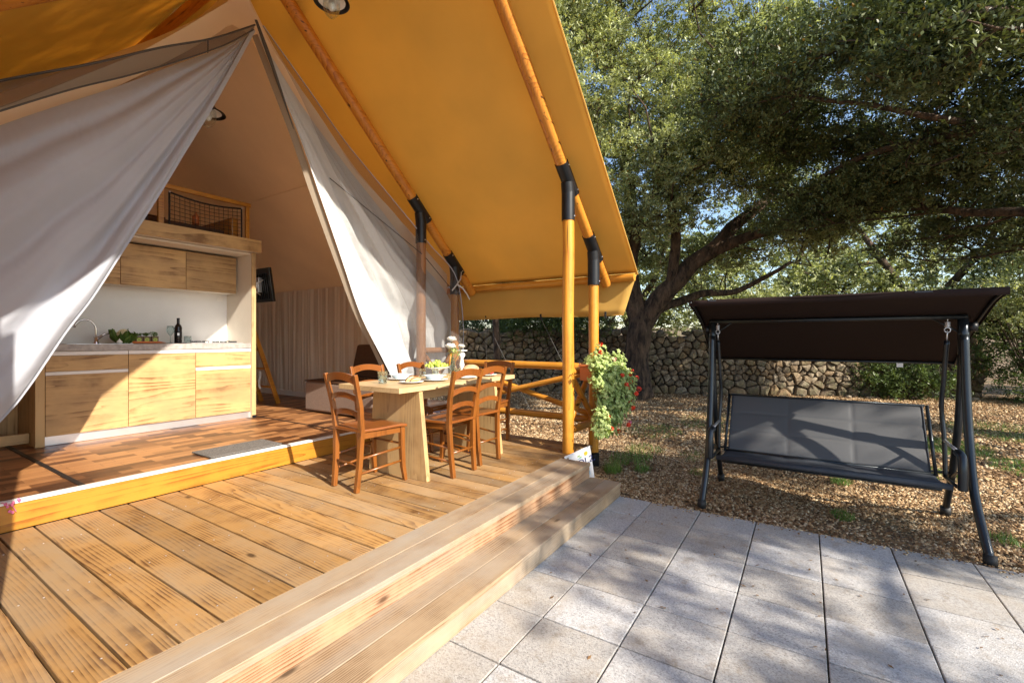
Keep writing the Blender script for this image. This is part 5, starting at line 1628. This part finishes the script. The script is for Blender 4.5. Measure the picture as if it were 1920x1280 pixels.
# ------------------------------------------------------------------ trees
def leaf_cloud(name, centers, rad, per, Ls, Ws, mat, parent, loc, flat=0.6, seed=0, kind=None):
    r_ = np.random.default_rng(seed)
    n = len(centers)
    cts = np.repeat(np.asarray(centers), per, 0)
    rr = np.repeat(np.asarray(rad), per)
    N = len(cts)
    # tufts inside each spray: leaves gather round short twig ends
    nt = 14
    tips = r_.normal(0, 0.5, (n, nt, 3))
    ti = r_.integers(0, nt, N)
    off = tips[np.repeat(np.arange(n), per), ti] + r_.normal(0, 0.115, (N, 3))
    off[:, 2] *= flat
    pos = cts + off * rr[:, None]
    d = off / (np.linalg.norm(off, axis=1)[:, None] + 1e-6) * 0.7 + r_.normal(0, 0.6, (N, 3))
    d[:, 2] += 0.15
    d /= np.linalg.norm(d, axis=1)[:, None]
    up = np.stack([r_.normal(0, .6, N), r_.normal(0, .6, N), np.ones(N)], 1)
    w = np.cross(up, d); w /= (np.linalg.norm(w, axis=1)[:, None] + 1e-6)
    Lv = (Ls * r_.uniform(.5, 1.5, N))[:, None]; Wv = (Ws * r_.uniform(.7, 1.25, N))[:, None]
    pos = pos - np.asarray(loc)
    v = np.stack([pos - d * Lv / 2, pos - d * Lv * 0.05 + w * Wv / 2, pos + d * Lv / 2, pos - d * Lv * 0.05 - w * Wv / 2], 1)
    me = fast_mesh(name, v.reshape(-1, 3), np.arange(N * 4).reshape(N, 4), 4, mat)
    return obj(name, me, None, parent)

def sample_lobes(lobes, seed, gap=-0.15, holes=None):
    r_ = random.Random(seed)
    C, RR = [], []
    for (c, rd, n) in lobes:
        k = 0; tries = 0
        while k < n and tries < n * 30:
            tries += 1
            d = Vector((r_.gauss(0, 1), r_.gauss(0, 1), r_.gauss(0, 1))).normalized() * (r_.random() ** 0.38)
            p = Vector((c[0] + d.x * rd[0], c[1] + d.y * rd[1], c[2] + d.z * rd[2]))
            if mnoise.noise(p * 0.75 + Vector((seed, 0, 0))) < gap: continue
            if holes:
                g_ = p - TO_SUN * (p.z / TO_SUN.z)
                if any(((g_.x - hx) / hr) ** 2 + ((g_.y - hy) / (hr * 1.6)) ** 2 < 1 for hx, hy, hr in holes): continue
            C.append(p); RR.append(r_.uniform(0.26, 0.52)); k += 1
    return C, RR

def tree(lab, base, trunk, tr, limbs, lobes, per, Ls, Ws, mat, seed, group=None, name='oak_tree', gap=-0.15, cat='tree', scale=1.0, twigs=True, holes=None):
    t = thing(name, lab, cat, (base[0], base[1], 0), 0, group)
    bl = Vector((base[0], base[1], 0))
    r_ = random.Random(seed)
    def wob(pts, rad, mb, n=12, k=6):
        P = []; Rr = []
        m = (len(pts) - 1) * k
        for i in range(m + 1):
            p = poly(pts, i / m)
            amp = 0.05 if i else 0
            p = p + Vector((mnoise.noise(p * 1.3), mnoise.noise(p * 1.3 + Vector((9, 0, 0))), mnoise.noise(p * 1.3 + Vector((0, 9, 0))))) * amp * 1.6
            P.append(p)
            f = i / m * (len(rad) - 1); a = int(min(f, len(rad) - 2)); q = f - a
            Rr.append((rad[a] * (1 - q) + rad[a + 1] * q) * (1 + 0.10 * mnoise.noise(p * 4)))
        mb.sweep([p - bl for p in P], Rr, n)
        return P
    mt = MB()
    TP = wob(trunk, tr, mt, 16)
    # knobbly bark relief
    mt.v = [tuple(Vector(v) + Vector((mnoise.noise(Vector(v) * 6), mnoise.noise(Vector(v) * 6 + Vector((3, 3, 3))), 0)) * 0.035) for v in mt.v]
    obj('trunk', mt, M['bark'], t, smooth=True)
    nodes = list(TP[len(TP) // 2:])
    for lp_, lr in limbs:
        ml = MB()
        Q = wob(lp_, lr, ml, 10)
        nodes += Q[2:]
        obj('limb', ml, M['bark'], t, smooth=True)
    C, RR = sample_lobes(lobes, seed, gap, holes)
    if twigs and nodes:
        mw = MB()
        nodes2 = list(nodes)
        order = sorted(range(len(C)), key=lambda i: min((C[i] - q).length_squared for q in nodes[::4]))
        for i in order:
            if r_.random() < 0.45: continue
            c = C[i]
            sub = nodes2 if len(nodes2) < 500 else r_.sample(nodes2, 500)
            best = min(sub, key=lambda q: (q - c).length_squared + (2.5 if q.z > c.z else 0))
            Ld = (best - c).length
            if Ld < 0.15 or Ld > 4.5: continue
            mid = best.lerp(c, 0.5) + Vector((r_.gauss(0, .08), r_.gauss(0, .08), r_.gauss(0, .08) - 0.03)) * Ld
            r0 = 0.010 + 0.011 * Ld
            mw.sweep([best - bl, mid - bl, c - bl], [r0, r0 * .7, r0 * .35], 5, cap=False)
            nodes2 += [mid, c, best.lerp(mid, .5), mid.lerp(c, .5)]
        tag(obj('twigs', mw, M['bark'], t, smooth=True), kind='stuff')
    leaf_cloud('crown', [tuple(c) for c in C], RR, per, Ls, Ws, mat, t, (base[0], base[1], 0), seed=seed)
    return t

GT = 'oaks behind the stone wall'
# main oak whose trunk stands before the wall
tree('large holm oak forking low before the stone wall beside the tent eave', (11.08, 3.47),
     [(11.08, 3.47, -0.1), (11.05, 3.46, 0.7), (11.1, 3.45, 1.5), (11.15, 3.42, 2.1)], [0.40, 0.30, 0.29, 0.28],
     [([(11.12, 3.44, 1.8), (11.05, 3.65, 2.9), (11.1, 3.6, 4.2), (11.3, 3.8, 5.8), (11.5, 3.9, 7.2)], [0.26, 0.22, 0.18, 0.12, 0.05]),
      ([(11.15, 3.40, 1.75), (11.25, 2.75, 2.7), (11.5, 1.9, 3.5), (11.9, 1.0, 4.4), (12.3, 0.2, 5.2)], [0.27, 0.22, 0.18, 0.12, 0.06]),
      ([(11.5, 1.9, 3.5), (11.5, 1.0, 3.75), (11.6, 0.0, 3.9), (11.7, -1.0, 4.3)], [0.14, 0.11, 0.08, 0.04]),
      ([(11.05, 3.65, 2.9), (10.9, 4.5, 3.9), (10.7, 5.2, 4.9), (10.6, 5.8, 6.0)], [0.15, 0.12, 0.08, 0.04]),
      ([(11.25, 2.75, 2.7), (10.8, 2.5, 3.8), (10.5, 2.6, 5.0), (10.3, 2.5, 6.2)], [0.14, 0.11, 0.08, 0.04]),
      ([(11.1, 3.6, 4.2), (11.0, 2.9, 5.0), (10.9, 2.2, 6.1)], [0.12, 0.09, 0.05]),
      ([(11.15, 3.44, 1.9), (12.2, 2.4, 2.5), (13.0, 1.4, 2.7), (13.3, 0.3, 3.3)], [0.12, 0.10, 0.07, 0.04]),
      ([(11.12, 3.44, 2.0), (10.6, 3.9, 2.9), (10.0, 4.2, 3.6)], [0.10, 0.07, 0.04])],
     [((10.6, 4.3, 6.6), (2.2, 2.6, 2.3), 330), ((11.2, 1.8, 6.6), (2.3, 2.4, 2.3), 300), ((10.2, 2.8, 4.9), (1.3, 2.1, 1.3), 150), ((11.9, 0.0, 5.2), (1.8, 1.8, 1.2), 150), ((10.4, 5.0, 4.3), (1.2, 1.5, 1.0), 80), ((11.2, 2.6, 9.0), (2.6, 3.4, 1.5), 260), ((10.2, 5.6, 7.8), (1.6, 2.0, 2.2), 230), ((9.6, 4.6, 8.6), (1.6, 1.8, 1.6), 150),
      ((11.6, -1.4, 4.4), (1.5, 1.2, 0.9), 70), ((12.6, 2.2, 4.2), (1.2, 2.2, 0.9), 70), ((12.2, -0.2, 3.7), (1.3, 2.0, 0.6), 80), ((12.2, 2.6, 3.4), (0.8, 1.4, 0.5), 40)],
     190, 0.075, 0.032, M['leafA'], 21)
# second oak to the right: low spreading canopy over the swing
tree('spreading oak right of the swing with a low dark canopy and bare side branch', (9.4, -4.1),
     [(9.4, -4.1, -0.1), (9.4, -4.05, 1.2), (9.3, -3.95, 2.4), (9.2, -3.8, 3.4)], [0.40, 0.30, 0.27, 0.22],
     [([(9.25, -3.9, 2.8), (8.9, -3.0, 3.6), (8.4, -2.0, 4.2), (8.0, -0.8, 4.6), (7.6, 0.3, 5.0)], [0.09, 0.07, 0.05, 0.035, 0.02]),
      ([(9.3, -3.9, 2.6), (10.0, -2.8, 3.3), (10.4, -1.6, 3.7), (10.6, -0.4, 4.0), (10.6, 0.8, 4.5)], [0.10, 0.07, 0.055, 0.04, 0.02]),
      ([(9.25, -3.85, 3.0), (8.1, -3.3, 4.0), (7.2, -2.6, 4.5), (6.6, -1.8, 4.7), (6.2, -1.0, 4.7)], [0.13, 0.11, 0.08, 0.05, 0.03]),
      ([(9.2, -3.8, 3.2), (9.3, -3.2, 4.6), (9.4, -2.4, 6.0)], [0.15, 0.10, 0.05]),
      ([(8.4, -2.0, 4.2), (9.2, -1.2, 4.4), (9.8, -0.2, 4.3)], [0.09, 0.06, 0.03]),
      ([(9.4, -4.0, 2.4), (10.8, -3.5, 2.9), (12.0, -3.0, 3.1)], [0.08, 0.055, 0.03])],
     [((8.6, -1.8, 5.4), (2.2, 2.0, 0.9), 260), ((10.4, -1.8, 4.7), (1.8, 2.2, 1.0), 220), ((8.4, 0.3, 5.4), (1.7, 1.3, 0.9), 170), ((6.9, -1.3, 5.1), (1.1, 1.2, 0.6), 110), ((9.2, -3.6, 5.6), (2.2, 1.8, 1.5), 170), ((11.6, -3.0, 3.9), (1.3, 1.4, 0.8), 110),
      ((10.1, 0.8, 5.2), (1.3, 1.2, 0.8), 110), ((9.0, -2.4, 4.1), (1.2, 1.4, 0.5), 60), ((10.4, -0.6, 3.9), (1.3, 1.8, 0.45), 90), ((11.4, -2.4, 3.3), (1.0, 1.3, 0.5), 60), ((6.5, -1.25, 4.45), (0.7, 0.8, 0.35), 50)],
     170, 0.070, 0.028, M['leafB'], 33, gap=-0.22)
HOLES = [(4.87, 2.74, 0.75), (4.4, 3.0, 0.5), (4.9, 0.45, 0.55), (5.5, -1.0, 0.55), (5.2, 1.1, 0.3), (6.3, -2.0, 0.5), (1.4, 1.0, 0.5), (3.0, 0.9, 0.33), (2.9, 0.2, 0.3), (3.2, -0.2, 0.25), (2.15, 0.15, 0.33), (2.2, 0.85, 0.25), (5.1, 1.6, 0.3), (7.2, 1.2, 0.4), (8.6, 0.2, 0.45), (7.1, -1.9, 0.5)]  # gaps cut in the unseen crown so sun patches land on these spots
# oak behind the viewer: throws the dappled shade over terrace and swing
tree('broad oak standing on the open side of the terrace opposite the tent', (6.2, -9.0),
     [(6.2, -9.0, -0.1), (6.2, -8.9, 1.4), (6.1, -8.8, 2.8)], [0.42, 0.34, 0.28],
     [([(6.1, -8.8, 2.5), (5.0, -8.3, 3.5), (3.6, -8.0, 4.6), (1.8, -7.6, 4.9)], [0.09, 0.06, 0.04, 0.02]), ([(6.1, -8.8, 2.6), (7.2, -8.2, 3.9), (8.4, -7.4, 5.0)], [0.10, 0.07, 0.03]), ([(6.1, -8.8, 2.8), (6.0, -8.2, 4.6), (5.8, -7.8, 6.2)], [0.12, 0.07, 0.03])],
     [((1.2, -7.5, 4.85), (1.6, 1.2, 0.75), 60), ((1.5, -7.5, 6.0), (0.8, 0.9, 0.45), 20), ((2.9, -7.5, 5.6), (1.9, 1.2, 1.15), 130), ((6.2, -7.8, 6.0), (2.6, 1.6, 2.0), 180), ((9.3, -7.5, 5.2), (2.4, 1.6, 2.0), 150)],
     110, 0.085, 0.038, M['leafA'], 44, gap=-0.02, holes=HOLES)
tree('tall unseen oak added far left of the terrace to shade the left roof slope', (-3.2, -7.2),  # added out of view; its crown keeps sun off the left roof slope
     [(-3.2, -7.2, -0.1), (-3.2, -7.1, 3), (-3.0, -6.8, 6.5), (-2.8, -6.4, 9.5)], [0.36, 0.28, 0.22, 0.15],
     [([(-2.8, -6.4, 9), (-2.0, -6.0, 10.5), (-1.4, -5.8, 11.6)], [.12, .08, .04]), ([(-2.8, -6.4, 9), (-3.6, -6.0, 10.5), (-4.2, -5.8, 11.6)], [.12, .08, .04])],
     [((-2.3, -6.2, 12.0), (2.8, 1.8, 1.9), 230)], 130, 0.10, 0.045, M['leafA'], 45, gap=-0.3)
# trees beyond the wall
BG = [((14.6, 9.6), 2.6, 6.5, 'leafC', 'dark bushy oak behind the wall seen under the canvas valance'),
      ((17.0, 5.5), 2.8, 7.5, 'leafA', 'tall oak behind the wall directly beyond the main trunk'),
      ((19.5, 1.5), 3.0, 7.0, 'leafA', 'sunlit pale oak far beyond the wall left of the swing'),
      ((18.5, -3.0), 2.8, 6.5, 'leafA', 'sunlit oak far beyond the wall behind the swing canopy'),
      ((18.2, -7.2), 2.6, 6.0, 'leafC', 'green oak far beyond the end of the wall'),
      ((24.0, 9.0), 3.5, 8.5, 'leafA', 'distant oak beyond the wall behind the main oak'),
      ((26.0, -2.0), 3.5, 8.0, 'leafA', 'distant oak beyond the wall at the right')]
for k, (b, rad, h, mt_, lab) in enumerate(BG):
    x, y = b
    tree(lab, b, [(x, y, 0), (x + .1, y, 1.2), (x, y + .1, 2.4)], [0.3, 0.24, 0.2],
         [([(x, y + .1, 2.2), (x - .6, y - 1, 3.6), (x - 1, y - 1.6, 5)], [.14, .1, .05]), ([(x, y + .1, 2.2), (x - .4, y + 1, 3.8), (x, y + 1.8, 5.4)], [.14, .1, .05])],
         [((x, y, h * 0.62), (rad, rad * 1.2, h * 0.38), 150), ((x - 0.8, y - rad * .6, h * 0.42), (rad * .8, rad * .9, h * 0.26), 60), ((x - .8, y + rad * .6, h * 0.42), (rad * .8, rad * .9, h * .26), 60)],
         110, 0.13, 0.06, M[mt_], 60 + k, GT, gap=-0.1)
# shrubs
def shrub(lab, base, lobes, mat, seed, per=150, Ls=0.07, Ws=0.03, name='shrub'):
    t = thing(name, lab, 'shrub', (base[0], base[1], 0))
    C, RR = sample_lobes(lobes, seed, -0.3)
    sm = MB()
    r_ = random.Random(seed)
    for c in C[::3]:
        sm.sweep([(r_.uniform(-.1, .1), r_.uniform(-.1, .1), 0), Vector((c.x - base[0], c.y - base[1], c.z)) * 0.55, (c.x - base[0], c.y - base[1], c.z)], [0.02, 0.012, 0.004], 5, cap=False)
    tag(obj('stems', sm, M['bark'], t), kind='stuff')
    leaf_cloud('foliage', [tuple(c) for c in C], RR, per, Ls, Ws, mat, t, (base[0], base[1], 0), flat=0.8, seed=seed)
shrub('bright sunlit oak scrub rising behind the right end of the swing canopy', (14.9, -4.4), [((14.7, -4.0, 2.6), (0.9, 1.1, 1.1), 85), ((14.8, -4.9, 3.6), (0.9, 1.0, 0.8), 50)], M['leafA'], 81)
shrub('dark ivy and bramble thicket at the right end of the stone wall', (15.0, -5.2), [((15.0, -5.0, 0.8), (0.9, 1.7, 1.1), 130), ((14.6, -6.6, 1.2), (1.0, 1.4, 1.3), 90)], M['leafC'], 82)
shrub('low dark shrub growing against the stone wall behind the swing backrest', (14.4, -2.2), [((14.3, -1.9, 0.45), (0.4, 1.1, 0.45), 60)], M['leafC'], 83)
shrub('trailing ivy on top of the stone wall left of the main trunk', (10.9, 7.2), [((10.9, 6.6, 1.9), (0.5, 2.6, 0.45), 110)], M['leafC'], 84)
shrub('pale sunlit scrub behind the wall right of the main trunk', (16.0, 1.2), [((16.0, 1.4, 1.9), (1.2, 2.6, 1.1), 150)], M['leafA'], 86, 120, 0.09, 0.04)
shrub('green scrub behind the wall hidden behind the swing canopy', (17.0, -3.2), [((17.0, -3.2, 1.7), (1.2, 2.6, 1.2), 130)], M['leafC'], 87, 120, 0.09, 0.04)
shrub('dark evergreen hedge behind the wall under the valance', (12.6, 8.0), [((12.6, 8.2, 2.3), (1.0, 3.0, 1.3), 170)], M['leafC'], 85)
# slender trunk by the wall seen between the posts
sl = thing('young_tree', 'slender grey trunk before the wall seen behind the candlestick', 'tree', (8.6, 5.9, 0))
obj('trunk', MB().sweep([(0, 0, -.1), (0.03, 0.02, 0.8), (-0.02, 0.05, 1.8), (0.04, 0.0, 3.2)], [0.10, 0.085, 0.075, 0.05], 12), M['bark'], sl, smooth=True)
C, RR = sample_lobes([((8.6, 5.9, 3.4), (0.9, 1.0, 0.8), 50)], 91, -0.4)
leaf_cloud('crown', [tuple(c) for c in C], RR, 130, 0.07, 0.03, M['leafC'], sl, (8.6, 5.9, 0), seed=91)
# potted shrub out to the left whose leaf shadow falls on the deck
pt = thing('potted_oleander', 'leafy oleander in a clay pot on the deck beside the added canvas screen', 'potted plant', (0.02, 1.45, 0.265))
pt.location = (0.10, 2.35, 0.265)
obj('clay_pot', MB().lathe([(0.001, 0.0), (0.11, 0.0), (0.14, 0.24), (0.155, 0.24), (0.155, 0.27), (0.13, 0.27), (0.12, 0.2), (0.001, 0.2)], (-0.35, 0, 0), 24), M['terracotta'], pt, smooth=False)
sm = MB()
r_ = random.Random(4)
LP = []
for i in range(14):
    a = r_.uniform(0, 6.28); q = r_.uniform(0.05, 0.3); h = r_.uniform(0.45, 0.85)
    e_ = Vector((-0.35 + q * math.cos(a), q * math.sin(a), h))
    sm.sweep([(-0.35, 0, 0.2), (-0.35 + 0.3 * q * math.cos(a), 0.3 * q * math.sin(a), 0.2 + h * .4), e_], [0.006, 0.005, 0.002], 5, cap=False)
    for k in range(10): LP.append(tuple(e_ + Vector((r_.gauss(0, .05), r_.gauss(0, .05), r_.gauss(0, .09)))))
tag(obj('stems', sm, M['bark'], pt), kind='stuff')
obj('foliage', flat_leaves(np.array(LP), 0.09, 0.022, M['leafC'], 'oleander_leaves', 0.9), None, pt)
